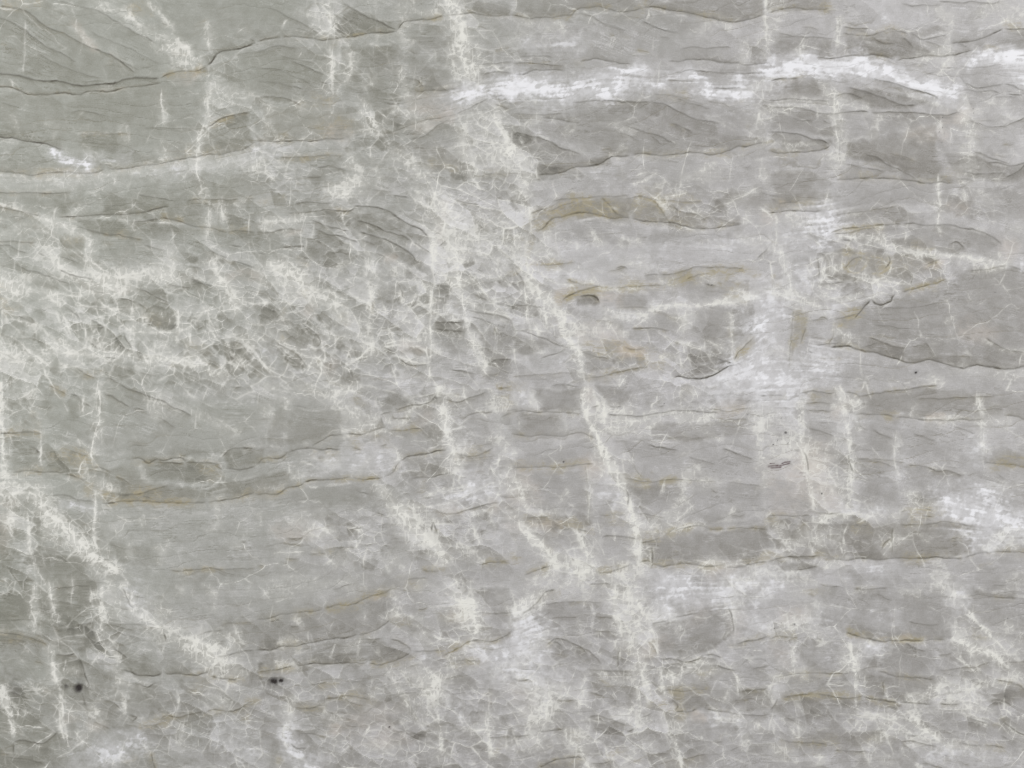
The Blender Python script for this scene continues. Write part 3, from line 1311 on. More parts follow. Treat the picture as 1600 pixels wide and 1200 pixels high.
s .35 -12 .6: 0,520 100,525 200,520 320,520 440,505 520,495
s .35 8 .6: 700,590 780,600 860,610 980,600 1080,600 1180,610 1280,615
s .3 7 .4: 1340,605 1400,610 1480,630 1560,640
s .35 7 .2: 1240,660 1290,685
s .15 3 .2: 455,500 465,570 475,640 475,740 490,820 485,890
s .3 -8 .5: 540,820 640,815 720,805
s .35 7 .3: 780,805 860,820 960,840
s .4 -6 .7: 970,940 1010,910 1100,890 1180,885 1240,905 1330,910
s .35 -6 .6: 1330,905 1440,900 1520,900 1600,905
s .55 8 .2: 560,955 620,955 700,960 790,970
s .4 8 .4: 800,985 860,980 920,970
s .4 -8 .7: 800,1115 860,1110 900,1125 980,1130 1080,1120 1180,1135 1260,1130 1340,1130
s .4 -8 .5: 1340,1150 1420,1140 1500,1120 1600,1110
s .5 -6 .6: 80,1190 140,1165 240,1140
s .5 -6 .6: 520,1175 600,1175 680,1150 740,1125
s .3 7 .5: 70,840 140,830 240,825
s .5 6 .4: 870,1010 880,1080 880,1160
s .4 6 .4: 400,900 480,920
s .45 3 .1: 700,640 720,700 720,760
s .2 5 .2: 960,340 1100,335 1200,335 1280,330
s .25 4 .2: 750,500 800,560 830,600
s .3 6 0: 240,15 340,10 420,15
s .35 6 .4: 260,870 300,900
v 5 .9: 440,0 460,100 460,180 490,250 530,330 560,400 600,470
w 14 .8: 470,60 470,160
v 9 .8: 560,380 600,470 650,540 690,610 720,700 740,780 770,850 780,930 790,1020 810,1100
w 14 .6: 560,400 620,500 690,600
w 14 .5: 720,800 760,900 780,1000
v 3 .6: 500,0 510,60 550,120
w 26 1: 560,160 580,200 560,230
w 10 .8: 560,130 640,160 720,150
w 14 .7: 640,210 760,215 900,205 1050,195 1200,200
w 18 .5: 650,270 740,290 860,270
w 10 .5: 880,260 920,240
l 40 .7: 1280,60 1400,40 1540,30
w 14 .5: 1180,230 1240,200
w 30 .5: 1520,200 1580,240
w 14 .6: 1540,280 1540,400 1560,480
v 3 .6: 1600,500 1550,420
v 6 .6: 130,40 130,120 170,160
l 26 .7: 60,80 80,130
v 2 .5: 50,200 45,300
w 20 .5: 320,220 340,290
w 10 .6: 390,200 420,190
v 2 .5: 305,320 310,450
v 5 .6: 10,380 20,480
v 3 .5: 1055,20 1060,160
w 9 .6: 1080,60 1130,60
v 2 .5: 760,70 790,120
v 2 .5: 930,60 940,130
v 4 .7: 0,560 30,640 70,720 120,800
w 16 .5: 20,640 80,720
w 10 .5: 300,730 330,680
v 4 .6: 440,630 480,660 520,680
l 14 .6: 540,690 640,690 640,760
v 4 .6: 570,620 560,520
v 3 .5: 920,710 950,640 960,580
v 4 .6: 1060,680 1080,620 1080,570
w 12 .6: 1070,690
w 16 .5: 1080,560 1130,530
w 16 .6: 1000,830 1020,780 1060,730
v 2 .4: 1150,660 1100,730
v 2 .6: 990,930 1010,910 1080,880 1150,875 1200,890 1250,910
v 8 .8: 40,830 60,900 140,980 200,1040 240,1110 300,1160
w 20 .5: 60,880 160,1000 260,1130
w 18 .5: 0,820 100,800 260,800
v 3 .7: 380,900 430,960 460,1030 490,1100 530,1170
w 16 .4: 400,930 460,1050
v 3 .6: 630,900 640,980 660,1010
v 2 .6: 870,1010 890,1090
w 24 .7: 300,1080 350,1120 450,1140
w 26 1: 440,1180 500,1180
w 30 .9: 720,1140 760,1170 700,1190
w 12 .7: 800,1040 810,1100
w 20 .5: 820,870 950,880
w 16 .4: 540,990 500,1040
w 14 .5: 1370,850 1400,780
w 10 .6: 1240,1100 1280,1110
w 10 .6: 1380,1140 1420,1120 1450,1080
v 2 .5: 1230,1110 1210,1160
v 2 .4: 960,940 1000,980 1060,1010
v 1.5 .5: 660,410 740,490 820,590
w 10 .3: 1200,330 1280,340
w 14 .4: 1160,620 1300,620
w 10 .5: 1560,660 1590,560
w 14 .4: 140,740 100,660
w 16 .4: 1060,420 1100,410
o 14 .5: 0,30 50,40
o 10 .6: 0,520 200,515 440,500
o 12 .6: 720,590 860,620 1000,600
o 12 .6: 380,860 480,900
o 14 .5: 120,840 240,840 280,880
o 14 .5: 640,830 700,850
o 14 .5: 800,940 940,930
o 10 .6: 1000,910 1100,895
o 10 .6: 880,1120 1080,1130 1300,1130
o 9 .6: 120,1175 220,1145
o 9 .6: 560,1180 700,1140
o 8 .5: 1300,165 1400,165
o 12 .4: 1450,1130 1600,1110
o 12 .4: 220,1020
o 10 .5: 20,1100
o 9 .5: 1100,40
p 20 .5: 500,520 560,500
p 26 .35: 60,620 120,700 20,720
p 14 .4: 150,860 260,870
p 14 .5: 490,80 500,120
p 14 .4: 1320,160 1400,150
p 20 .3: 1250,1170 1400,1160
p 16 .3: 20,890
d 40 .4: 230,70 350,80
d 40 .5: 120,240 220,250 50,240
d 26 .4: 600,90 700,80 720,110
d 26 .3: 860,60 900,90
d 22 .4: 1270,100 1390,100
d 40 .3: 1100,300 1300,280 1450,260
d 36 .25: 300,400 500,380
d 40 .3: 850,430 1000,480 1300,520
d 50 .35: 900,700 800,700 1000,740
d 40 .3: 250,620 400,660 420,560
d 20 .5: 620,730
d 60 .5: 1050,980 1200,1000 1000,1060
d 60 .45: 1350,980 1500,1000 1250,950
d 30 .4: 860,1050 840,1080
d 20 .5: 300,860 200,860
d 24 .4: 560,920 600,880
d 36 .3: 640,1000 720,1010
d 24 .35: 1250,830 1500,850 1580,860
d 16 .4: 400,1160 340,1160
d 30 .3: 200,930 300,950
d 20 .3: 1400,700 1500,700
k 1.6 .8: 318,484
k .7 .8: 945,118
k .7 .6: 1468,195
c 60 .5: 640,560 740,800
c 60 .6: 260,870 450,870
c 60 .5: 1100,60 1300,100
c 60 .4: 50,650 100,750
c 60 .5: 1150,1120 1400,1120
c 60 .5: 350,1090 450,1120
T 1200 600
s .5 8 .5: 0,65 60,68 110,75
s .45 8 .4: 190,55 280,52 420,55
s .5 8 .5: 480,55 540,60 570,75 640,60 760,45 860,35 960,20 1060,10
s .35 6 .4: 230,125 310,115 400,118
s .3 6 .3: 230,165 340,165 420,160
s .35 6 .3: 920,95 1040,90 1180,88 1320,82 1420,80
s .5 -8 .4: 540,190 640,188 740,190 800,205
s .5 -6 .4: 800,205 900,210 960,215 1100,220 1240,228 1340,225
s .5 -6 .3: 1470,190 1540,195 1600,210
s .35 6 .1: 1340,160 1480,160
s .4 8 .1: 250,275 320,290 410,325
s .4 8 .1: 640,275 700,310 780,350
s .35 7 .1: 900,305 960,330 1050,355
s .3 6 .1: 1150,270 1220,290 1300,310
s .3 6 .1: 560,210 570,260 620,290
s .35 8 .5: 530,465 620,470 720,490 780,520
s .35 6 .3: 640,460 740,470 860,490
s .3 6 .1: 440,490 480,480
s .45 8 .3: 860,500 960,515 1020,530 1070,550 1120,540 1180,560 1230,570
s .45 -8 .7: 1340,490 1420,495 1500,505 1600,510
s .3 6 .3: 1240,570 1300,560
s .35 -8 .3: 0,820 100,825 200,825 270,825
s .3 6 .3: 290,810 380,808 460,805
s .4 6 .4: 200,850 240,890
s .4 8 .3: 820,870 900,880 1000,875 1100,860 1180,870 1250,890
s .55 -12 .4: 400,1095 500,1100 600,1090 700,1090 800,1085 900,1090 1020,1085 1120,1090 1220,1085
s .45 -8 .4: 1220,1085 1300,1055 1400,1040 1480,1045 1600,1055
s .5 8 .3: 0,1110 50,1085 100,1080 200,1080 320,1070
s .45 -8 .2: 160,1165 240,1150 320,1130
s .5 7 .4: 820,805 860,795
s .4 6 .5: 940,770 1040,780
s .4 6 .4: 960,820 1040,830
s .45 4 .4: 780,890 780,970 780,1060
s .3 6 .3: 850,970 900,930 960,930
s .3 6 .3: 700,1050 720,1000 780,960
s .5 6 .1: 500,430 500,470 530,560
s .45 5 .1: 210,420 240,460 260,560
s .2 5 0: 560,690 640,720
s .4 6 .2: 1090,850 1130,870
s .25 5 .1: 1420,560 1480,600
v 7 .7: 430,0 440,60 470,110 480,180 490,250 500,320 510,430
v 5 .7: 510,440 520,530 500,640 510,720 490,800
w 20 .7: 410,130 460,130
l 40 .7: 20,30 140,20 180,100
l 40 .6: 80,120 100,180
v 6 .6: 200,60 210,220 210,400 240,540 260,680 280,800
w 30 .5: 60,200 120,280 170,370
w 40 .5: 60,420 180,420 300,450
w 30 .5: 300,560 380,600 460,620
p 40 .22: 100,650 200,560 60,600
p 30 .4: 240,520 200,560 340,700
p 30 .4: 300,430 250,480
p 30 .18: 60,720 180,740
p 16 .4: 430,170 480,130
v 3 .6: 390,620 420,640 480,630
v 2 .5: 430,490 430,600
w 14 .5: 420,360 460,340 430,420
l 30 .5: 460,270 440,330
v 2.5 .5: 1300,40 1320,160 1325,300 1340,440 1350,540
l 36 .5: 1290,300 1300,400 1340,440
l 20 .6: 1320,420 1340,470
w 14 .7: 550,100 570,150
v 2 .6: 545,80 570,150
w 9 .6: 890,190 910,160
l 14 .6: 820,190 830,230
v 3 .5: 800,330 800,380 790,430
l 36 .5: 800,440 830,500 820,570
w 9 .5: 560,230 580,270
l 30 .5: 560,240 600,280
l 16 .5: 730,650 720,760
w 12 .9: 340,830 460,820 600,830 660,800
l 14 .9: 640,800 680,790
w 26 .6: 680,820 820,830
w 14 .9: 880,700 890,740
w 14 .7: 920,770 1040,760
l 36 1: 1080,730 1160,740 1240,800
l 40 1: 1240,820 1320,800 1340,720
l 46 1: 1400,860 1470,800 1500,850 1600,900
l 20 .9: 1300,960 1300,1020 1380,1000
w 9 .9: 1390,980 1480,940 1560,900
w 20 .7: 1520,1000 1600,950
w 12 .8: 1340,1020 1400,1020
w 14 .6: 290,840 310,860
w 20 .5: 120,1000 60,900 110,1020
v 3 .5: 490,860 470,960 480,1080
v 3 .6: 440,980 470,1080
v 2.5 .6: 790,900 780,1040
v 2 .5: 690,1050 780,970
v 3 .5: 850,970 880,940 980,930
w 8 .4: 960,950 1000,980
w 16 .5: 220,940 200,970
w 9 .5: 330,940 300,980
w 30 .7: 60,1190 140,1190
w 14 .6: 360,1150 440,1140
l 30 .6: 560,1140 640,1140
l 30 .6: 720,1150 760,1180
w 14 .5: 1060,1120 1080,1110
v 1.3 .5: 340,690 370,780
v 3 .5: 600,560 660,600
v 1.6 .5: 640,550 690,570
l 18 .4: 800,600 840,640
w 9 .5: 1190,1090 1220,1080
w 16 .5: 1240,940 1280,900
w 20 .6: 1500,230 1340,230
w 12 .5: 940,205 1060,225 1200,225
w 20 .4: 1400,640 1560,620
v 2 .4: 960,510 1020,525 1080,540
o 14 .4: 260,60 400,60
o 10 .6: 740,195 800,195
o 12 .6: 1450,470 1600,460
o 10 .6: 1400,500 1600,510
o 8 .5: 560,70 620,65
o 14 .6: 560,880 620,900
o 16 .7: 900,800 1040,790
o 12 .6: 1150,870 1200,880
o 14 .5: 0,1100 60,1090
o 10 .5: 860,1090 1000,1090
o 10 .5: 400,1090 340,1060
o 12 .5: 0,840 60,850
o 10 .4: 230,880
o 8 .4: 20,65 100,70
o 12 .5: 1500,1050 1600,1060
p 8 .6: 1000,210 1100,215
d 50 .4: 1000,120 1200,130 1400,150
d 40 .4: 660,120 800,130
d 26 .4: 320,80 240,90
d 14 .5: 500,150 530,160
d 40 .35: 320,330 280,380
d 30 .5: 460,400 450,440
d 40 .35: 640,340 560,400 700,420
d 50 .3: 1000,420 1100,450
d 40 .35: 600,520 700,560 600,600
d 40 .4: 960,700 960,730
d 20 .5: 1000,740 920,740
d 40 .35: 600,730 650,700
d 50 .5: 700,930 850,900 960,990
d 50 .5: 900,1030 1100,1000 1150,940
d 40 .5: 100,1120 200,1110 240,1140
d 30 .5: 560,1050 640,1040
d 30 .45: 100,880 150,930
d 30 .45: 560,940 520,900
d 40 .4: 1480,720 1560,760
d 50 .25: 1200,650 1300,700
d 24 .4: 1520,470 1440,470
d 14 .5: 1080,550 1050,550
d 20 .5: 350,1040 440,1050
d 26 .3: 1300,520 1400,540
d 26 .5: 1470,1030 1560,1040
d 14 .5: 1440,930 1460,910
d 14 .4: 1560,990 1540,1010
k 2.2 .8: 110,303
k 1 .9: 125,370
k .8 .8: 55,355
k .7 .8: 30,380
k .6 .8: 20,365
k 1.6 .9: 330,680
k .6 .7: 85,210
k .6 .6: 270,825
r 1.5 .9: 0,515 30,510 60,505
r 1.3 .9: 20,525 50,520 80,515
r 1.3 .8: 80,495 100,490 130,490
r 1.3 .8: 70,505 110,502 130,500
r .7 .8: 10,495 40,490
r .8 .4: 200,560 240,560
r .8 .4: 230,580
r .7 .4: 180,355
c 80 .7: 200,960 350,940 450,980
c 70 .6: 600,870 560,900
c 60 .5: 230,500 300,700
c 50 .6: 960,790
c 60 .5: 480,500 500,760
c 70 .6: 60,950
T 0 900
s .35 5 .3: 330,70 420,68 500,65 570,60
s .25 5 .1: 220,140 300,150 420,160 460,170
s .25 5 .1: 220,195 340,210
s .4 6 .4: 240,270 290,300
s .3 8 .1: 640,300 740,315 850,350
s .25 5 .1: 660,295 800,300 950,320
s .2 5 0: 700,330 760,360 880,400
s .35 6 .5: 0,350 80,355 160,375 240,400 300,440
s .25 5 .2: 0,400 100,395 180,410
s .6 8 .1: 340,490 400,500 450,490 490,480
s .6 9 .2: 710,455 760,480 800,515
s .75 -8 .1 1.1: 770,575 820,590 870,610 930,615 980,620 1020,608
s .65 -6 .5 1.1: 1020,608 1060,610 1120,600 1180,615 1240,610 1290,595 1310,615
s .55 -6 .6: 1310,615 1360,630 1430,640 1500,645
s .5 4 0: 500,500 530,570 550,640 570,730
s .4 4 0: 520,730 545,820
s .55 5 .1: 770,80 790,120 810,180 850,208
s .6 4 .3: 1020,340 1035,380 1030,410
s .4 5 0: 1350,500 1420,490 1480,475 1600,470
s .3 8 .2: 1230,370 1300,350 1400,335
s .3 6 .1: 1340,410 1420,405
s .4 8 .1: 840,660 920,690 980,660
s .5 8 .1: 80,1025 140,1018 200,1030 260,1045 320,1010 370,960
s .5 5 .1: 80,1030 82,1080 90,1110
s .35 6 .4: 0,1100 80,1105
s .35 8 .2: 580,910 640,935 700,960
s .3 8 .1: 60,720 140,750 200,770
s .4 8 .1: 640,765 700,780 760,830
s .4 8 .1: 800,860 850,880 820,910
s .4 7 .6: 1000,900 1040,870 1120,880 1180,860 1280,840
s .4 7 .5: 1280,850 1350,830 1430,840 1500,830 1560,790 1600,775
s .35 8 .5: 880,930 960,930 1020,910
s .45 6 .4: 950,1100 970,1200
s .3 5 .3: 1160,715 1250,712
s .5 8 .3: 1560,600 1600,605
s .25 6 .3: 1380,300 1500,290 1600,285
s .3 8 .1: 880,490 940,500
s .5 8 .1: 480,310 540,300 600,290
s .35 6 .2: 220,360 270,390
s .3 6 .1: 60,1120 180,1150 280,1170
v 2.5 .8: 300,0 315,80 330,160 350,240
v 5 .8: 630,40 640,140 645,230 645,330
v 2 .6: 570,60 575,130 590,200
v 2 .6: 455,0 455,120 460,200
v 2.5 .6: 215,20 210,120 205,220 240,330
v 5 .6: 600,310 630,380 680,450 740,510 730,560
w 22 .5: 700,60 720,160 740,240
v 8 .8: 760,20 790,110 820,190 860,240 940,280 1010,320
w 26 .9: 1010,320 1100,360 1180,400 1300,460
w 30 1: 1240,440 1330,480 1400,500
w 26 .7: 1250,500 1400,540 1300,580
v 3 .5: 1020,340 1035,420
l 26 .8: 850,90 880,150 850,180
w 12 .5: 830,200 860,230
v 3 .7: 300,440 330,500 330,580 350,650 360,700
w 10 .7: 330,560 350,640
w 10 .8: 340,260 380,270
v 3 .7: 370,720 390,820 395,900 420,960 430,1040 450,1090
v 6 .8: 0,700 30,770 60,850 75,950 95,1010
v 2 .6: 20,690 60,820
w 9 .6: 30,690
v 5 .6: 770,700 780,800 780,870
w 16 .5: 740,600 740,680
w 14 .6: 580,850 620,860
w 10 .5: 230,710 280,720
w 24 .4: 440,840 560,850
l 30 .5: 0,590 80,600
l 30 .8: 560,1150 640,1130 480,1190
l 30 .8: 740,1080 860,1040
w 14 .5: 520,1040 560,960
v 2 .5: 880,1010 920,1080 960,1110
v 3 .5: 1090,690 1120,760 1120,850
w 12 .5: 1140,940 1120,1050 1110,1070
v 2 .4: 1240,740 1255,820
v 2.5 .5: 1020,80 1030,130 1000,260
w 9 .5: 1050,240 1000,250
w 9 .5: 1100,60 1130,80
w 9 .4: 1320,80 1340,200
l 36 .7: 1400,960 1420,1040 1530,1110
w 20 .5: 1340,720 1420,780
w 14 .5: 1390,550 1500,590
w 14 .5: 1460,680 1380,660
w 16 .4: 100,1100 60,1120
v 2 .6: 90,1110 80,1160
w 9 .5: 150,280 250,340
w 14 .5: 370,400 310,450
w 14 .4: 760,650 900,660
w 10 .5: 400,580 460,600
v 1.4 .5: 470,570 480,650
w 14 .5: 1480,370 1460,420
w 12 .4: 940,160 1000,150
w 10 .4: 20,300 10,330
w 14 .4: 220,150 230,250
o 12 .5: 0,350 100,370
o 12 .5: 900,930 1020,900
o 10 .6: 1280,860 1380,840
o 10 .5: 1540,790 1600,780
o 9 .5: 1240,610 1300,600
o 8 .5: 1430,640 1500,640
o 14 .35: 1300,640 1220,680
o 12 .35: 1540,840 1560,900
o 10 .4: 760,1140 840,1140
o 10 .5: 940,1120 970,1180
p 12 .3: 440,900 420,910
p 16 .3: 580,950
d 60 .5: 420,100 380,200 520,150
d 50 .4: 100,80 60,200
d 50 .45: 500,270 420,290
d 40 .5: 440,540 480,560 420,600
d 30 .5: 820,540 880,570
d 30 .5: 100,720 80,740
d 40 .45: 180,860 230,900 120,840
d 30 .4: 240,1030 200,1000
d 40 .4: 520,440 460,440
d 36 .3: 600,600 620,680
d 40 .3: 680,830 720,880
d 40 .3: 900,780 1000,770
d 30 .4: 1200,780 1180,740
d 30 .4: 980,250 950,220
d 50 .3: 1300,390 1380,370
d 40 .45: 1480,520 1560,540
d 30 .4: 1460,790 1420,770
d 40 .35: 1060,950 1150,1000
d 40 .35: 800,1160 850,1140
d 40 .3: 300,1140 380,1100
d 30 .4: 540,1100 560,1060
d 40 .3: 820,380 780,400
d 30 .35: 1400,900 1300,940
d 50 .3: 100,500 200,540
d 20 .4: 820,880
d 24 .3: 1560,1020
k 8 1: 495,697
k 3.5 .6: 410,686
k 14 .3: 95,710
c 60 .6: 640,330 660,430
c 80 .5: 460,400 560,420
c 90 .5: 1350,880 1450,1000
c 60 .6: 1250,450 1400,500
c 60 .5: 1000,900 1100,1000
c 90 .3: 300,700 400,900
T 400 900
s .35 -10 .4: 0,275 80,265 180,240 260,225 340,218 420,210
s .35 -10 .6: 420,210 500,190 600,180 660,150 740,115 820,95 910,65
s .4 8 .3: 700,120 780,110 850,90
s .6 -8 .2: 0,470 80,465 160,440 250,430 330,415 400,400 480,385 560,378 640,365
s .5 -8 .3: 640,365 710,350 770,325 820,290 850,260
s .5 8 .6: 0,600 80,585 140,575 200,570 250,560
s .55 -10 .4: 250,560 300,555 360,548 440,550 520,548 600,545 700,540
s .55 -12 .4: 700,540 780,545 850,530 920,500 970,470
s .45 8 .2: 830,390 890,405 950,440 975,470
s .3 5 .2: 620,395 700,395 800,395
s .4 6 .6: 980,465 1080,470 1160,455
s .45 6 .6: 1160,490 1220,465 1280,440 1320,410 1400,400 1480,400 1540,380 1600,350
s .35 6 .3: 1390,445 1450,450 1500,445
s .4 7 .6: 500,755 560,745 640,750 720,765
s .35 7 .2: 800,745 860,740 920,740 1020,735 1100,745
s .4 8 .6: 230,825 330,825 400,800 450,800
s .4 8 .5: 420,760 520,760 600,790 680,800
s .6 5 .1: 820,940 850,955
s .4 7 .4: 850,955 900,970 940,965
s .4 7 .2: 960,965 1020,985 1060,1000
s .4 4 .3: 910,750 950,790 990,860 1030,920
s .4 4 .1: 820,615 850,670
s .35 -6 .4: 1370,235 1450,230 1600,235
s .35 8 .5: 1220,540 1300,530 1420,530
s .2 5 0: 300,430 360,445
s .45 6 .1: 220,1040 260,1070 330,1075
s .25 5 .1: 440,840 540,880 620,900
s .3 6 .2: 200,310 280,310
s .35 6 .6: 930,30 1000,15 1080,5
s .3 6 .2: 320,670 400,670 450,660
s .3 6 .2: 940,630 980,700
s .45 8 .1: 0,550 60,545
s .3 7 .2: 1200,730 1320,725
s .35 6 .3: 1450,1000 1600,1010
s .45 8 .2: 1560,370 1600,340
v 2.5 .7: 830,620 870,690 900,740
v 2.5 .8: 910,750 960,810 1000,880 1030,930
v 3 .6: 880,880 920,930 960,960
w 14 .7: 890,720 880,690
w 40 .8: 1230,120 1270,170 1300,200
w 26 .8: 1280,200 1340,240 1370,310
v 4 .8: 1350,100 1360,220 1370,330 1390,400
w 26 .6: 1320,440 1380,420
l 26 .7: 1430,470 1560,480
w 26 .6: 1100,680 1140,640 1180,620
w 20 .6: 1090,760 1110,700
l 26 .7: 1050,500 1080,520
w 16 .6: 190,390 250,400
v 4 .5: 510,370 490,450 470,520
v 4 .5: 660,370 650,450 640,540
v 4 .5: 760,430 760,530
w 10 .4: 560,440 620,420
w 9 .6: 860,80 870,140 870,240
w 14 .5: 1020,40 1100,60
w 10 .5: 850,250 880,230
w 14 .4: 980,250 1030,260
w 18 .6: 150,550 210,560
w 16 .5: 220,760 210,850 190,950
l 26 .8: 210,940 190,1000 270,1090
l 30 .9: 270,1100 320,1130 350,1190
w 12 .6: 400,830 450,860 540,880
w 10 .5: 560,770 620,770
w 16 .5: 740,740 770,720
v 2 .6: 1060,880 1100,870 1160,930
v 3 .7: 1140,820 1150,940 1170,1010 1160,1120
v 2.5 .6: 1080,990 1070,1060
v 2.5 .6: 1450,820 1440,920 1460,1030 1480,1150
w 26 .5: 1350,940 1420,950
w 14 .6: 1440,1000 1480,1100
w 14 .5: 1190,1100 1170,1130
w 20 .4: 500,1060 480,1000
w 14 .4: 700,1070 860,1080
v 2 .5: 740,1100 900,1110
w 14 .5: 1210,550 1230,510
w 20 .5: 960,600 1000,650 1080,700
l 30 .4: 500,580 600,590 700,570
w 20 .35: 1000,340 1080,400
v 2 .5: 250,500 240,520
w 10 .5: 250,250 270,290
w 9 .5: 660,280 680,240
v 3 .5: 1500,950 1450,920
v 2 .4: 1370,1060 1400,1130
w 16 .4: 1580,560 1500,600
w 30 .3: 100,100 300,60 600,60
v 3 .5: 670,740 680,690
o 12 .6: 480,190 620,180
o 14 .6: 700,130 800,100
o 10 .5: 250,225 340,220
o 9 .6: 180,420 240,410
o 10 .6: 60,585 200,575
o 8 .6: 760,550 900,530 970,490
o 10 .7: 1150,490 1260,450 1350,400
o 12 .5: 1440,400 1520,390
o 14 .5: 640,720 600,740
o 14 .5: 650,790 740,790
o 12 .5: 250,820 400,810
o 12 .5: 860,280 930,290
o 14 .5: 940,30 1010,25
o 14 .4: 140,1140 100,1150
o 12 .5: 1180,250 1300,250
o 12 .4: 1240,540 1420,530
o 14 .35: 1480,730 1460,760
o 10 .4: 1540,1060 1500,1100
o 10 .4: 520,670 400,690
p 10 .5: 740,140 760,130
p 12 .5: 480,960 500,970
p 30 .25: 600,950 800,880
p 10 .5: 620,780
p 14 .4: 1250,230
p 26 .3: 820,1000 900,1010
d 50 .5: 560,280 700,270 800,240
d 40 .4: 100,320 200,300 300,270
d 40 .5: 880,450 820,480 900,480
d 40 .4: 350,480 560,490
d 40 .35: 200,480 120,500
d 20 .5: 60,540 300,540
d 50 .4: 880,790 950,850 980,900
d 40 .35: 780,660 720,690
d 40 .35: 940,650 900,630
d 40 .35: 500,800 560,800
d 36 .4: 1000,1040 900,1020
d 30 .5: 1110,880 1140,1000
d 40 .4: 1300,1080 1360,1100 1250,1100
d 40 .4: 1300,970 1400,1000
d 40 .4: 1250,620 1320,660 1280,600
d 40 .45: 1430,280 1500,300
d 40 .35: 1500,140 1560,200
d 30 .4: 1220,480 1320,490
d 30 .4: 980,270 1000,280
d 30 .3: 1080,340 1180,340
d 36 .4: 440,930 460,1000
d 30 .4: 130,1130 180,1140
d 40 .3: 60,960 120,1000
d 30 .4: 60,780 160,780
d 30 .3: 300,690 260,660
d 30 .4: 280,870 330,950
d 12 .5: 1250,70 1290,80
d 30 .3: 1200,800 1220,850
d 14 .5: 400,760
k 8 1: 115,655
k 6 .95: 157,650
k 2 .5: 165,675
k 1 .9: 832,945
k 1.3 .5: 1265,70
c 60 .8: 1280,100 1330,250
c 120 .6: 1150,900 1150,1100 1300,900
c 90 .6: 1500,1100 1500,900
c 80 .5: 450,1050 700,1080
c 80 .4: 600,760 750,780
c 70 .5: 1250,440 1400,420
c 70 .4: 950,350 900,250
T 800 900
s .5 6 .4: 50,240 90,210 150,170 180,140 220,100 280,85
s .4 6 .3: 480,60 560,50 620,45
s .35 7 .3: 330,160 400,155 480,155 580,155
s .35 5 .3: 490,160 505,200
s .3 6 .1: 180,180 270,165 340,160
s .25 5 .2: 240,270 320,260 420,255
s .25 5 .2: 520,255 640,250
s .5 8 .2: 220,430 260,400 320,398 380,420 430,445 470,485
s .4 8 .2: 420,440 480,470 520,510 560,550
s .4 8 .1: 240,410 280,420 320,440
s .3 7 .1: 520,340 600,345 660,355
s .5 8 .2: 870,290 920,285 980,280
s .4 -8 .3: 1000,265 1080,250 1160,240
s .5 6 .1: 1350,190 1380,270 1390,370
s .5 8 .4: 1400,425 1460,410 1530,395 1600,375
s .55 8 .3: 920,525 980,515 1030,515 1090,530 1150,520 1200,490
s .45 8 .2: 1200,490 1260,490 1320,505
s .45 8 .2: 1110,530 1170,550
s .45 8 .2: 1210,555 1270,550 1330,570 1400,590
s .4 8 .2: 1490,590 1550,575 1600,560
s .7 3 0: 1480,610 1505,630
s .35 -8 .6: 940,710 1060,715 1160,710 1240,715
s .4 7 .5: 1420,720 1500,710 1600,695
s .45 -8 .3: 1200,830 1300,840 1380,860 1420,870
s .5 8 .2: 1420,860 1500,865 1600,855
s .4 7 .4: 1010,850 1060,845 1120,845 1160,830
s .4 7 .3: 800,890 840,870 880,850
s .45 7 .2: 470,890 510,870 580,880 660,905 720,930
s .45 7 .2: 720,970 780,950
s .35 7 .2: 400,780 400,820
s .4 7 .3: 270,770 330,775 400,780
s .4 7 .3: 460,720 530,740 580,760
s .35 7 .2: 480,580 560,580 640,580 760,600
s .45 -7 .2: 160,975 240,965 340,960
s .5 7 .2: 0,1000 60,1000 130,990
s .55 -8 .5: 180,1190 230,1165 290,1145 360,1135 440,1135
s .4 7 .4: 480,1165 560,1165 640,1150
s .4 6 .1: 560,1080 575,1130
s .5 5 .3: 665,460 665,540 640,560
s .3 5 .5: 0,640 60,655 120,650
s .4 6 .3: 210,620 240,640
s .3 6 .1: 400,1060 430,1110 470,1160
s .35 6 .2: 1060,1150 1120,1140 1220,1100
s .4 6 .2: 1260,1030 1320,1030
s .35 5 0: 1360,1090 1430,1060
s .3 7 .3: 980,760 1030,800 1010,850
s .3 6 .3: 870,410 910,500
v 3 .7: 620,30 640,130 640,260 670,320 680,400
w 30 .6: 640,60 680,200 700,320
w 36 .7: 720,100 740,240 760,320
v 4 .7: 780,100 800,220 870,280
v 3 .7: 870,310 860,380 900,450 920,520
v 3 .7: 680,410 670,530
w 30 .6: 760,420 780,500 810,560
v 4 .7: 800,500 810,600 850,700 870,780
v 3 .7: 770,660 790,780 800,900
v 4 .7: 740,780 745,900
v 3 .6: 920,570 940,680 950,780
w 10 .8: 990,620 1010,660 1030,630
v 3 .6: 980,560 990,620
v 4 .7: 980,950 1010,1020 1040,1100 1060,1180
w 20 .6: 980,930 1020,930
w 26 .6: 800,920 780,950
w 26 .6: 480,1180 430,1100 380,1040 440,1000
v 4 .7: 330,1020 400,1060 440,1120 480,1190
w 26 .9: 40,210 100,170 160,140
l 40 .8: 100,290 80,320 150,310
l 40 .8: 950,90 1050,70 1000,130
l 20 .8: 980,160 970,240
w 26 .7: 880,260 960,240 1000,260
l 50 .6: 1250,90 1400,50
w 30 .8: 1380,60 1500,20
l 50 .7: 1450,280 1430,350 1550,330
w 20 .7: 1360,180 1380,230
l 60 .7: 40,450 60,520 150,570
w 30 .6: 150,420 60,600 160,700
w 30 .6: 0,130 60,210
w 26 .6: 140,30 200,60 360,50
w 26 .6: 480,120 420,60
v 2 .6: 490,160 505,230
w 14 .4: 430,280 430,340
w 14 .4: 1030,340 1060,280
w 26 .7: 1080,580 1160,570 1210,570
v 2 .6: 1060,550 1080,610
v 2 .6: 1120,540 1200,540 1240,560
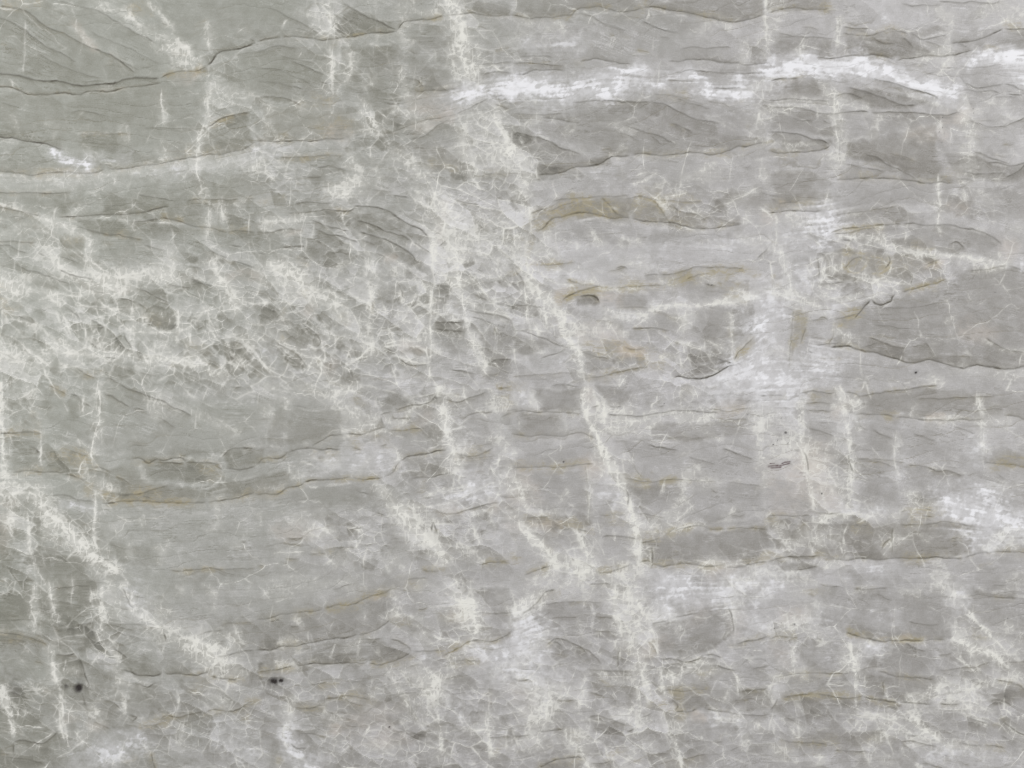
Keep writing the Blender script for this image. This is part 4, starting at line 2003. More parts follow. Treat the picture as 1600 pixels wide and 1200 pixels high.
w 8 .6: 1250,550 1380,555
v 1.4 .6: 1440,510 1490,530 1540,560
l 40 .6: 1250,880 1380,920
w 10 .7: 1270,840 1320,900 1400,870
v 2.5 .6: 1400,600 1410,700 1410,760
v 3 .6: 1340,710 1330,780
v 3 .7: 1530,880 1550,960
w 12 .6: 1460,1000 1440,1050
v 2.5 .6: 1450,990 1500,1060
v 2.5 .5: 1220,1070 1210,1110
w 30 .5: 160,960 100,900 220,820
v 3 .5: 230,720 170,870 130,940
v 2 .5: 300,870 330,920
v 2 .6: 330,640 330,760
w 14 .5: 440,640 420,700
w 12 .6: 450,740 410,820
w 14 .5: 460,1000 470,900
v 2 .5: 555,930 550,970
w 20 .4: 20,830 100,900
w 30 .5: 20,1040 120,1040
v 2.5 .5: 170,1040 210,1120
w 16 .5: 340,1000 400,950
v 2.5 .5: 620,1090 640,1190
w 20 .6: 740,1130 720,1180
v 2 .5: 890,930 930,960
w 20 .5: 860,1060 780,1080
w 20 .5: 680,860 740,900
w 20 .5: 560,620 740,620
o 12 .5: 180,130 300,90
o 14 .6: 880,820 960,800 950,740
o 14 .5: 980,840 1060,850
o 10 .5: 960,710 1200,710
o 10 .5: 1160,620 1220,610
o 10 .5: 1440,410 1580,380
o 12 .4: 700,450 730,480
o 12 .4: 1060,780 1020,740
o 8 .5: 860,420 870,490
o 8 .5: 220,430
o 8 .6: 660,500
o 10 .5: 200,1170 440,1140
o 12 .5: 380,980 400,1000
o 12 .5: 640,1120 700,1100
o 12 .4: 1000,1170 1180,1140
p 12 .6: 1160,880 1180,890
p 16 .4: 1400,260 1390,350
p 20 .3: 900,420 820,480
p 20 .3: 1150,250 1200,200
p 20 .3: 30,730 80,780
d 60 .45: 250,210 400,210 580,200
d 60 .4: 300,320 600,320 420,350
d 50 .45: 330,470 280,480 420,500
d 40 .4: 560,440 600,500
d 70 .5: 1000,380 1250,340 1300,250 1150,330
d 50 .5: 1000,460 1150,480
d 60 .4: 560,650 680,660 660,720
d 40 .4: 560,820 650,850
d 50 .4: 540,920 620,930
d 40 .4: 350,850 270,860
d 30 .45: 40,900
d 40 .4: 200,720 180,740
d 40 .4: 1300,620 1340,640
d 40 .5: 1150,760 1050,760 1250,760
d 50 .4: 1500,760 1580,820 1300,810
d 40 .35: 1100,970 1200,960 1100,1040
d 40 .4: 1150,1080 1200,1070
d 40 .3: 1500,1060 1570,1020
d 40 .4: 300,1100 250,1080
d 50 .45: 330,1180 400,1160
d 26 .5: 530,1100 500,1070
d 24 .5: 590,1170 620,1190
d 30 .4: 860,150 900,160
d 20 .5: 900,170 850,190
d 30 .4: 1480,630 1540,620
d 20 .4: 900,730 890,680
d 30 .3: 40,40 60,80
d 24 .4: 1180,20 1220,30
d 14 .5: 1450,90 1540,70
d 20 .5: 1000,570 1020,590
d 20 .5: 0,990
d 20 .4: 300,980
d 20 .4: 1390,980 1200,1000
c 80 .9: 720,200 720,350
c 90 .8: 780,600 850,780
c 100 .7: 720,1000 720,1150
c 90 .6: 150,650 150,900
c 60 .5: 1000,600 1150,600
c 50 .5: 1480,1020
c 70 .5: 950,950 1000,1150
c 60 .6: 1450,80
T 1200 900
s .45 6 .2: 380,58 460,62
s .45 8 .3: 520,75 600,80 680,75 750,65
s .25 6 .2: 240,110 300,130
s .3 6 .1: 660,105 720,130 780,155
s .2 5 .1: 560,140 640,185
s .35 -10 .3: 1240,125 1340,120 1440,130 1560,140
s .3 6 .1: 1390,50 1500,55
s .55 6 .5: 120,310 160,290
s .45 8 .6: 0,400 60,380 120,378 180,375
s .45 8 .4: 300,375 350,400
s .5 -8 .6: 480,345 550,360 620,380 700,405 760,400 830,400 900,405 970,405
s .4 -6 .4: 970,405 1040,395 1120,400
s .3 6 .1: 860,280 960,300 1080,310
s .35 8 0: 850,415 920,450 990,475
s .35 6 .2: 1060,490 1120,485 1160,470
s .35 7 .3: 1070,580 1180,580 1270,570 1330,550 1400,535
s .3 6 .2: 1480,540 1600,535
s .35 6 .2: 1450,560 1510,600
s .4 -8 .5: 40,630 100,615 200,605 320,605 430,608 520,605
s .4 6 .4: 560,590 640,575 700,570
s .45 -8 .3: 680,600 780,610 860,630 920,635 980,645 1040,645
s .5 8 .6: 90,750 160,745 240,740 290,735
s .5 8 .4: 290,735 360,750 440,760 540,760 600,755
s .55 -8 .4: 600,755 680,775 740,785 820,790
s .55 -6 .4: 820,790 880,795 950,800 1020,802
s .45 7 .4: 1060,800 1120,800 1200,790
s .45 8 .2: 1380,780 1440,775 1490,785 1530,810
s .4 8 .5: 1420,640 1480,650 1560,670 1600,700
s .2 5 0: 240,830 300,860 360,880
s .2 5 0: 80,870 160,910 230,950
s .25 6 .2: 640,965 740,968
s .35 7 .5: 60,1020 160,1035 260,1045 370,1050
s .3 7 .3: 400,1085 520,1090 620,1085
s .45 8 .3: 820,1030 880,1030 940,1040 1000,1055 1060,1060
s .4 8 .4: 1200,1040 1270,1055 1340,1050
s .4 8 .4: 1340,1050 1420,1060 1480,1075
s .4 7 .1: 1240,870 1300,900 1360,920 1400,945
s .55 7 .1: 1460,900 1510,930 1560,970 1600,995
s .4 7 .1: 1450,980 1500,1020
s .4 6 .1: 970,920 1010,945
s .3 6 .1: 840,980 900,1000 960,990
s .5 8 .3: 0,840 30,800 60,760
s .35 6 .3: 720,650 715,760
s .35 6 .2: 950,1160 1020,1180 1080,1195
s .4 5 .5: 1260,370 1340,385
s .3 5 0: 1080,600 1160,620
v 5 .7: 1100,20 1160,100 1280,130
l 36 .7: 1180,130 1210,180
v 4 .9: 1220,200 1280,270 1340,330 1400,380 1430,420
w 26 .5: 1060,20 1160,120
v 3 .5: 1350,100 1300,60
v 6 .8: 1140,390 1200,410 1280,460 1380,490 1440,520 1500,590
w 24 .5: 1200,410 1320,470 1450,530
v 4 .7: 1170,470 1220,540 1320,630
w 14 .6: 1150,330 1180,340
v 2 .5: 1490,240 1460,320
v 4 .8: 500,380 530,500 530,580 550,640 550,740
w 20 .7: 500,530 540,550
l 20 .9: 640,470 700,450 750,430
w 14 .5: 480,440 600,440 660,420
v 3 .5: 620,390 650,440
v 3 .4: 790,170 790,360
l 14 .4: 780,180 800,300
w 26 .4: 280,190 220,290 180,340
v 5 .6: 180,380 160,480 160,580
w 20 .6: 300,370 340,410
w 16 .5: 190,290 160,340
w 20 .6: 0,340 80,350 100,290
v 2.5 .5: 160,280 180,320
l 40 .8: 0,50 60,20
w 26 .4: 200,90 260,40
w 9 .6: 20,640 60,610 200,600
v 2 .5: 400,610 400,650
v 2 .5: 210,650 230,620 250,610
v 2 .6: 710,670 720,740
v 2.5 .6: 740,560 740,600
w 20 .6: 1100,680 1160,680
w 12 .5: 1050,720 1200,720 1280,700
w 10 .6: 1200,740 1300,700 1440,650 1560,650
w 20 .6: 1280,740 1310,780
w 26 .8: 1000,740 930,760
w 20 .6: 1060,790 1150,790
w 9 .6: 860,780 900,790
w 20 .7: 560,880 660,880 780,890
v 2.5 .5: 550,740 570,880
w 26 .6: 780,900 760,960 840,980
v 8 .7: 890,840 940,920 1000,970 1100,1010
w 26 .5: 880,860 960,980
v 2 .8: 1130,910 1175,910
v 2 .7: 1270,890 1400,945
v 2.5 .7: 1480,910 1540,960 1600,995
w 14 .6: 1240,820 1380,840
v 3 .6: 1440,880 1480,860
w 10 .4: 1300,840 1200,820
v 5 .6: 820,1060 870,1120 960,1190
w 20 .5: 680,1130 760,1180
v 1.8 .9: 1510,1200 1550,1150 1600,1090
v 1.4 .5: 1490,1160 1540,1090
w 12 .8: 300,1130 310,1160
w 14 .6: 560,1110 620,1110
w 14 .6: 620,1150
v 3 .5: 20,880 40,990 60,1010
w 7 .5: 80,880 160,910 220,950
v 3 .5: 260,850 340,880
v 2 .6: 860,1020 960,1035 1020,1060
w 12 .6: 900,1020 960,1040
v 2 .6: 1230,1045 1300,1065
v 2 .5: 1460,1050 1500,1080
w 30 .4: 1080,1060 1200,1080 1350,1080
w 16 .5: 520,940 600,940
w 14 .5: 600,1050 640,1030 740,1000
w 26 .4: 0,740 40,720
w 40 .3: 60,640 200,660
v 2 .5: 850,275 890,300
w 10 .5: 840,90 900,100
w 9 .5: 540,110 620,90
v 2 .5: 480,0 480,80
w 30 .4: 1500,440 1580,460
w 26 .4: 1540,60 1580,20
l 30 .5: 1040,1120 1100,1130
w 20 .4: 1480,320 1440,350
w 20 .4: 40,1090 140,1150
o 9 .7: 20,385 160,378
o 9 .7: 500,350 640,390
o 9 .7: 700,405 980,402
o 9 .7: 100,750 280,740
o 9 .6: 300,740 560,765
o 10 .5: 40,625 300,605
o 12 .5: 1270,375 1340,380
o 14 .35: 100,1060 200,1050 400,1050
o 10 .4: 660,770 800,790
o 10 .4: 180,225
o 10 .4: 830,620 960,640
o 10 .4: 1220,1045 1460,1070
o 10 .3: 560,1000 700,1020
o 9 .4: 240,80 320,90
p 20 .35: 100,250 200,230
p 20 .3: 60,460 100,500
p 12 .4: 860,400
d 60 .4: 700,40 640,80
d 80 .35: 700,330 600,300 950,280 850,200
d 60 .3: 1100,250 1050,150
d 50 .4: 1280,270 1400,250 1500,330
d 40 .45: 1430,90 1540,100
d 70 .35: 380,540 350,480
d 70 .4: 800,560 950,560 780,500
d 60 .45: 620,690 800,680 950,680
d 60 .4: 480,680 400,690
d 50 .3: 250,680 140,660
d 60 .45: 150,790 350,800 600,800
d 60 .35: 300,910 150,840 450,920
d 40 .4: 700,810 800,820
d 50 .4: 700,1000 600,980
d 40 .4: 500,1060 300,1060 600,1070
d 60 .35: 1080,880 1120,960
d 50 .4: 1540,900 1580,860
d 40 .45: 1440,720 1360,720
d 40 .4: 1570,600 1500,560
d 40 .4: 1420,470 1330,500
d 40 .35: 1150,610 1280,600
d 40 .45: 1550,1060
d 30 .5: 1480,760 1540,830
d 24 .5: 100,320 70,330
d 20 .4: 660,530 680,500
d 16 .5: 0,670
d 20 .4: 1040,1060 1000,1050
d 40 .3: 850,1110 780,1110
d 40 .3: 860,920 900,960
k 1 .8: 155,297
k .8 .7: 40,330
k .8 .6: 1485,262
k .8 .6: 870,885
k .8 .5: 695,482
k 1.2 .4: 1110,1125
c 90 .5: 1250,750 1350,700
c 60 .5: 520,600 560,760
c 60 .5: 60,330 160,320
c 90 .4: 620,940 700,1020
c 80 .4: 1200,900 1400,880
T 800 300
g 5 .9: 1430,1010 1470,970 1510,920
g 3 .6: 1380,1060 1420,1000
g 4 .7: 300,690 360,650 440,620 520,605 560,640
g 3.5 .6: 690,950 720,990 800,1000 830,980
g 3 .5: 640,640 600,680
g 3 .5: 1000,570 1100,540 1200,500 1400,490 1500,500
g 3 .5: 1370,670 1440,640
g 3 .6: 260,160 300,90 400,55 500,40
g 2.5 .6: 220,200 260,160 400,135 560,150 700,165
g 2.5 .5: 560,30 620,90 660,140
g 2.5 .5: 830,40 900,70 960,150
g 2.5 .4: 100,460 330,445
g 2.5 .5: 540,1020 680,930
g 2.5 .5: 850,1100 950,1100
g 2.5 .5: 330,545 540,595 640,600 800,590
T 1200 300
g 5 1: 470,785 510,770 560,760
g 3 .7: 420,840 500,830
g 3 .6: 230,830 220,900 190,960
g 2.5 .5: 400,250 560,225 700,210
g 2.5 .5: 470,470 540,410
g 2.5 .5: 700,500 770,460
g 2.5 .5: 830,620 1000,580 1120,550
g 2 .5: 540,975 640,1000
T 1200 600
g 3 .7: 900,800 1000,770 1040,800
g 2 .5: 1400,500 1600,510
g 2 .6: 730,190 800,200
T 400 0
g 3 .6: 1060,130 1140,115
g 2 .5: 540,240 700,215
T 0 0
g 3 .6: 1050,465 1180,445 1280,440
g 2 .6: 1350,765 1450,735
T 400 600
g 2.5 .6: 0,690 140,680 250,640
g 2 .6: 500,595 780,590
g 3 .7: 1480,760 1510,780
g 2 .6: 1500,20 1600,30
T 0 600
g 3 .5: 440,420 540,460 580,500
g 3 .5: 620,680 720,690
g 2.5 .5: 800,690 950,655
g 2.5 .5: 700,735 1200,735
g 2.5 .5: 1300,520 1360,560
T 400 900
g 2.5 .6: 480,190 600,180
g 3 .6: 680,140 800,100
g 2.5 .6: 1150,490 1260,450 1340,400
T 800 900
g 2.5 .5: 880,820 960,800
T 1200 900
g 2 .6: 520,350 640,385
g 2 .6: 760,402 970,404
g 2 .6: 100,750 290,738
N 0 0
n 1.2 .8: 1390,0 1410,60 1430,140 1450,210 1480,260
n 1.2 .8: 1420,0 1440,70 1460,150 1480,230 1500,260
n 1.2 .8: 1400,130 1420,220 1440,260
n 1.2 .8: 1540,340 1570,420 1600,500
n 1.2 .8: 1470,340 1450,420 1460,520 1500,600
n 1.2 .8: 1360,600 1360,700 1350,800 1360,900
n 1.2 .8: 1340,560 1380,640 1450,680
n 1.2 .8: 1420,700 1420,800 1440,900 1450,1000 1480,1080 1510,1160
n 1.2 .8: 1345,880 1345,1000 1345,1130
n 1.2 .8: 1040,0 1030,60 1050,110
n 1.2 .8: 1030,130 1040,210 1040,300
n 1.2 .8: 1080,150 1100,220 1080,260
n 1.2 .8: 1130,300 1160,360 1190,420
n 1.2 .8: 1150,230 1170,280
n 1.2 .8: 650,60 655,130 660,170
n 1.2 .8: 660,250 655,330 640,390 620,450 620,540 640,610
n 1.2 .8: 510,270 510,390
n 1.2 .8: 510,450 515,500
n 1.2 .8: 650,640 650,760
n 1.2 .8: 690,630 700,700
n 1.2 .8: 0,640 100,670 180,700 260,720
n 1.2 .8: 150,750 190,830 260,860 350,870 480,860
n 1.2 .8: 280,740 290,810 330,850
n 1.2 .8: 480,860 540,840 540,770
n 1.2 .8: 360,870 400,930 440,900
n 1.2 .8: 660,800 690,870 720,930 760,980
n 1.2 .8: 830,810 860,850 930,870 960,900
n 1.2 .8: 700,890 760,940 850,950
n 1.2 .8: 0,870 60,890 180,920 350,920
n 1.2 .8: 180,920 200,990 230,1060
n 1.2 .8: 230,950 300,960 400,970 440,960
n 1.2 .8: 400,940 420,1000 420,1090
n 1.2 .8: 440,960 460,1030
n 1.2 .8: 260,1000 280,1060 320,1090
n 1.2 .8: 310,980 330,1040 300,1090
n 1.2 .8: 390,1030 470,1040 550,1045
n 1.2 .8: 550,960 555,1090
n 1.2 .8: 550,1045 620,1000 640,950
n 1.2 .8: 640,950 660,1030 690,1070
n 1.2 .8: 460,1080 470,1130
n 1.2 .8: 480,1100 520,1080 560,1130 600,1110 650,1150
n 1.2 .8: 590,1020 600,1080
n 1.2 .8: 690,1060 740,1040 780,1060
n 1.2 .8: 740,1040 800,1110 860,1180
n 1.2 .8: 690,1120 760,1160
n 1.2 .8: 640,1150 700,1180
n 1.2 .8: 760,1010 830,1020 860,1000
n 1.2 .8: 830,1020 880,1070 940,1110 960,1150
n 1.2 .8: 860,1010 920,1000
n 1.2 .8: 1000,1050 1020,1120 980,1150
n 1.2 .8: 940,1110 1010,1120
n 1.2 .8: 960,1170 980,1120
n 1.2 .8: 230,1060 320,1100 420,1110 520,1120 600,1150
n 1.2 .8: 20,1000 100,1010 170,1060 230,1090
n 1.2 .8: 60,1060 120,1120 180,1150 260,1140
n 1.2 .8: 0,1100 60,1130 120,1170
n 1.2 .8: 180,1050 220,1080
n 1.2 .8: 110,940 150,930 200,960
n 1.2 .8: 1160,880 1160,960 1150,1040 1170,1110
n 1.2 .8: 1080,900 1130,940 1160,960
n 1.2 .8: 1250,900 1260,960
n 1.2 .8: 1300,910 1290,960
n 1.2 .8: 1180,1040 1250,1020 1330,980
n 1.2 .8: 1180,1110 1230,1080 1340,1080
n 1.2 .8: 1220,1110 1300,1130 1345,1140
n 1.2 .8: 960,880 1000,930 1050,950 1100,960
n 1.2 .8: 1050,990 1100,1000 1160,1010
n 1.2 .8: 1040,1070 1090,1050 1170,1060
n 1.2 .8: 1080,1130 1170,1110
n 1.2 .8: 1380,960 1450,1000
n 1.2 .8: 1450,930 1500,970 1600,990
n 1.2 .8: 1460,860 1500,900 1540,960
N 800 0
n 1.2 .8: 0,430 20,500 40,560 50,640 60,700 40,780 60,860 100,930 150,1000 180,1060 210,1120 230,1200
n 1.2 .8: 20,470 70,530 80,570
n 1.2 .8: 160,1020 200,1090 220,1160
n 1.2 .8: 40,880 50,980 60,1080
n 1.2 .8: 795,0 795,80 800,150
n 1.2 .8: 770,330 775,400
n 1.2 .8: 1020,40 1025,150
n 1.2 .8: 1000,300 1010,400 1020,520
n 1.2 .8: 985,590 970,660
n 1.2 .8: 820,670 825,740 810,800
n 1.2 .8: 1370,170 1340,220
n 1.2 .8: 1340,370 1340,430
n 1.2 .8: 1420,310 1430,370
n 1.2 .8: 1330,540 1330,640 1330,740
n 1.2 .8: 1410,580 1420,640
n 1.2 .8: 1520,780 1520,820
n 1.2 .8: 770,640 800,670 820,700
n 1.2 .8: 640,640 700,620 780,580
n 1.2 .8: 430,610 480,640 500,680
n 1.2 .8: 300,640 340,660
n 1.2 .8: 480,620 560,600
n 1.2 .8: 540,640 600,690
n 1.2 .8: 270,740 290,770
n 1.2 .8: 380,550 430,540
n 1.2 .8: 960,790 970,850 960,900 1000,920
n 1.2 .8: 1000,780 1000,870
n 1.2 .8: 1030,790 1030,860
n 1.2 .8: 1100,870 1110,800
n 1.2 .8: 1170,780 1180,850 1120,880
n 1.2 .8: 1060,860 1170,880 1250,890
n 1.2 .8: 1170,760 1280,790 1400,805 1520,820
n 1.2 .8: 1000,740 1100,745 1180,760
n 1.2 .8: 940,920 1000,930 1060,960
n 1.2 .8: 830,790 860,860 880,930
n 1.2 .8: 770,900 860,930 960,960
n 1.2 .8: 860,720 900,700 980,690
n 1.2 .8: 480,990 530,1000 540,1050
n 1.2 .8: 550,970 520,1040
n 1.2 .8: 680,970 690,1130
n 1.2 .8: 600,1060 690,1110
n 1.2 .8: 510,1060 610,1090
n 1.2 .8: 420,960 560,955 700,945 760,935
n 1.2 .8: 280,960 350,980 430,985
n 1.2 .8: 80,850 150,890 270,880
n 1.2 .8: 60,1000 90,1060
n 1.2 .8: 100,960 110,1040
N 0 600
n 1.2 .8: 0,370 60,340 130,350
n 1.2 .8: 130,350 150,400 200,440 250,490 290,530 330,560 380,590 410,640
n 1.2 .8: 310,0 305,60 310,130 290,200 290,260
n 1.2 .8: 300,320 300,420 300,500 310,540
n 1.2 .8: 260,30 260,100
n 1.2 .8: 130,180 130,260
n 1.2 .8: 10,0 5,100 10,200 20,300
n 1.2 .8: 30,380 35,470
n 1.2 .8: 80,390 95,480 110,560 150,640 170,720
n 1.2 .8: 150,600 160,680 180,730
n 1.2 .8: 225,590 230,660
n 1.2 .8: 290,640 310,700 320,780
n 1.2 .8: 320,620 325,740
n 1.2 .8: 100,620 110,700
n 1.2 .8: 330,780 370,830
n 1.2 .8: 410,640 420,700
n 1.2 .8: 400,660 480,740 520,780 600,800 700,830
n 1.2 .8: 510,780 520,820
n 1.2 .8: 160,820 170,900 190,980 190,1060 210,1120
n 1.2 .8: 0,950 30,1010 45,1100
n 1.2 .8: 15,950 30,1020
n 1.2 .8: 380,950 390,1010 390,1030
n 1.2 .8: 270,920 290,980
n 1.2 .8: 1190,310 1230,370 1260,400
n 1.2 .8: 1230,380 1290,430 1350,490 1400,560
n 1.2 .8: 1260,390 1330,470 1380,520
n 1.2 .8: 1200,310 1240,390
n 1.2 .8: 1380,0 1370,60 1390,110 1400,190 1430,230
n 1.2 .8: 1450,0 1460,60 1530,110
n 1.2 .8: 1400,180 1440,260 1430,310
n 1.2 .8: 1530,250 1560,310 1540,380
n 1.2 .8: 1280,390 1380,380 1450,350 1560,300
n 1.2 .8: 1340,430 1360,490
n 1.2 .8: 1480,430 1490,500
n 1.2 .8: 1420,590 1450,680 1480,740 1490,800
n 1.2 .8: 1470,600 1480,700
n 1.2 .8: 1310,770 1400,800 1490,810
n 1.2 .8: 1200,870 1240,940
n 1.2 .8: 1260,970 1300,1040 1330,1080
n 1.2 .8: 1310,1050 1370,1080 1380,1160
n 1.2 .8: 1530,1010 1530,1100 1550,1180
n 1.2 .8: 1330,930 1380,900
n 1.2 .8: 890,960 910,1020 890,1080 900,1140 960,1180
n 1.2 .8: 700,790 780,820
n 1.2 .8: 1080,440 1130,470 1100,520
n 1.2 .8: 940,470 1000,450 1060,460
n 1.2 .8: 850,530 960,520
n 1.2 .8: 1200,560 1220,600
N 800 600
n 1.2 .8: 220,0 230,60 245,110 270,180 290,230 320,280 350,340 370,400 385,460 400,540
n 1.2 .8: 280,200 310,250 340,320 360,370 390,470
n 1.2 .8: 250,20 270,60
n 1.2 .8: 30,430 80,490 120,540 150,580
n 1.2 .8: 190,450 220,510 260,580
n 1.2 .8: 60,10 80,80
n 1.2 .8: 0,280 40,370
n 1.2 .8: 235,260 240,380 240,440
n 1.2 .8: 1020,0 1040,60 1045,130 1050,220 1060,320 1040,400
n 1.2 .8: 1060,200 1070,300
n 1.2 .8: 910,40 915,200 930,280 940,400
n 1.2 .8: 960,310 980,400
n 1.2 .8: 1200,140 1190,220 1210,300
n 1.2 .8: 1460,20 1470,120 1475,230
n 1.2 .8: 1310,600 1370,650 1400,680 1440,730 1500,790 1560,860
n 1.2 .8: 1380,780 1430,840 1460,920
n 1.2 .8: 1370,790 1450,820 1540,880 1590,920
n 1.2 .8: 1060,800 1070,900 1075,1000
n 1.2 .8: 880,800 880,900
n 1.2 .8: 540,270 530,340
n 1.2 .8: 560,270 540,310
n 1.2 .8: 500,430 540,400 580,370
n 1.2 .8: 480,470 560,440 620,450
n 1.2 .8: 430,510 440,580
n 1.2 .8: 320,620 330,720 340,800
n 1.2 .8: 350,620 370,700 400,760
n 1.2 .8: 380,650 410,720 440,770 460,850
n 1.2 .8: 400,860 410,940 430,1010
n 1.2 .8: 380,920 390,1000 400,1060
n 1.2 .8: 460,880 480,980
n 1.2 .8: 490,1080 510,1130 530,1200
n 1.2 .8: 200,1120 230,1180
n 1.2 .8: 370,1000 370,1060
n 1.2 .8: 700,900 710,960
n 1.2 .8: 670,940 665,1000
n 1.2 .8: 1190,460 1190,530
n 1.2 .8: 1150,540 1200,490 1260,470
n 1.2 .8: 850,470 870,540
n 1.2 .8: 920,440 940,540
n 1.2 .8: 990,440 1000,520
n 1.2 .8: 560,550 640,560 700,570
n 1.2 .8: 600,560 610,600
n 1.2 .8: 690,690 700,790
n 1.2 .8: 1220,1010 1280,1070 1340,1110 1400,1130
n 1.2 .8: 1320,910 1400,950 1480,940 1560,920
n 1.2 .8: 1540,1050 1600,1100
n 1.2 .8: 1420,1030 1500,1070
n 1.2 .8: 760,1040 770,1090
n 1.2 .8: 860,1070 900,1100
n 1.2 .8: 100,950 130,1010 60,1060
n 1.2 .8: 150,920 160,980
n 1.2 .8: 230,940 210,1000
n 1.2 .8: 540,870 600,900
n 1.2 .8: 490,890 510,950
T 0 900
c 330 .17: 200,800 1500,850
T 400 900
c 330 .2: 200,850 1500,850
T 800 900
c 330 .17: 200,800 1500,850
T 1200 900
c 330 .17: 200,850 1500,850
T 400 0
c 300 .2: 500,600 1300,700
T 0 300
c 300 .2: 200,500 1400,500
T 400 300
c 300 .22: 200,500 1200,700
w 24 .6: 60,440 300,560 500,700
w 30 .5: 1150,100 1250,400 1280,560
T 0 300
w 20 .5: 0,600 300,520 700,560 1100,520
w 20 .5: 0,1020 400,1000 800,1040 1200,1090
T 800 900
w 30 .5: 100,700 300,760 150,900
T 400 900
w 30 .5: 1050,600 1150,700 1100,800
l 30 .6: 1250,760 1350,900
T 800 0
l 12 1: 0,545 150,560 300,575 460,555 600,560
l 9 1: 680,455 780,445 840,440
l 10 1: 1180,530 1260,585 1400,585
T 1200 0
l 14 1: 0,430 200,415 420,410 600,415
l 12 1: 620,430 780,470 940,510 1020,540
l 10 1: 1290,370 1420,355 1540,370 1600,385
T 400 0
l 16 1: 1260,630 1340,590 1460,550 1600,545
T 800 300
o 20 .45: 480,960 620,1000 800,1000 920,1060
o 12 .5: 300,680 420,620 560,620
o 14 .4: 700,600 1000,560 1300,510 1500,520
o 16 .4: 200,180 420,90 640,90 900,90
p 16 .6: 680,960 780,1000
g 2 .5: 620,900 660,960 700,940 740,1000
g 2 .5: 560,960 540,1000 600,1020
g 2 .5: 760,1010 820,1040 900,1060
T 1200 300
o 16 .3: 480,400 620,420 760,440 900,440
g 1.6 .5: 460,400 480,480 560,500 620,440 600,390 520,370 460,400
g 1.6 .5: 640,400 760,440 720,500 620,510
g 1.6 .4: 980,480 1040,440 1100,450
T 800 0
l 30 .75: 0,560 300,560 620,550
l 26 .7: 640,520 900,520 1100,500
l 24 .7: 1150,560 1350,590 1600,540
T 1200 0
l 30 .75: 0,440 300,420 620,430
l 26 .75: 620,450 820,490 1020,550 1150,590
l 26 .75: 1260,380 1420,370 1600,400
w 14 .5: 0,660 300,640 600,680
T 0 0
w 26 .4: 0,1120 400,1110 900,1060 1500,990
T 800 900
l 40 .7: 950,90 1200,110 1400,60
l 36 .6: 60,420 120,560 60,640
T 400 900
l 36 .6: 1430,480 1560,500
l 40 .5: 200,1000 320,1150
T 1200 900
l 50 .5: 300,250 700,250
l 40 .5: 900,1120 1200,1100 1500,1120
l 40 .5: 100,500 400,520
T 0 900
l 40 .5: 560,1150 860,1050
'''
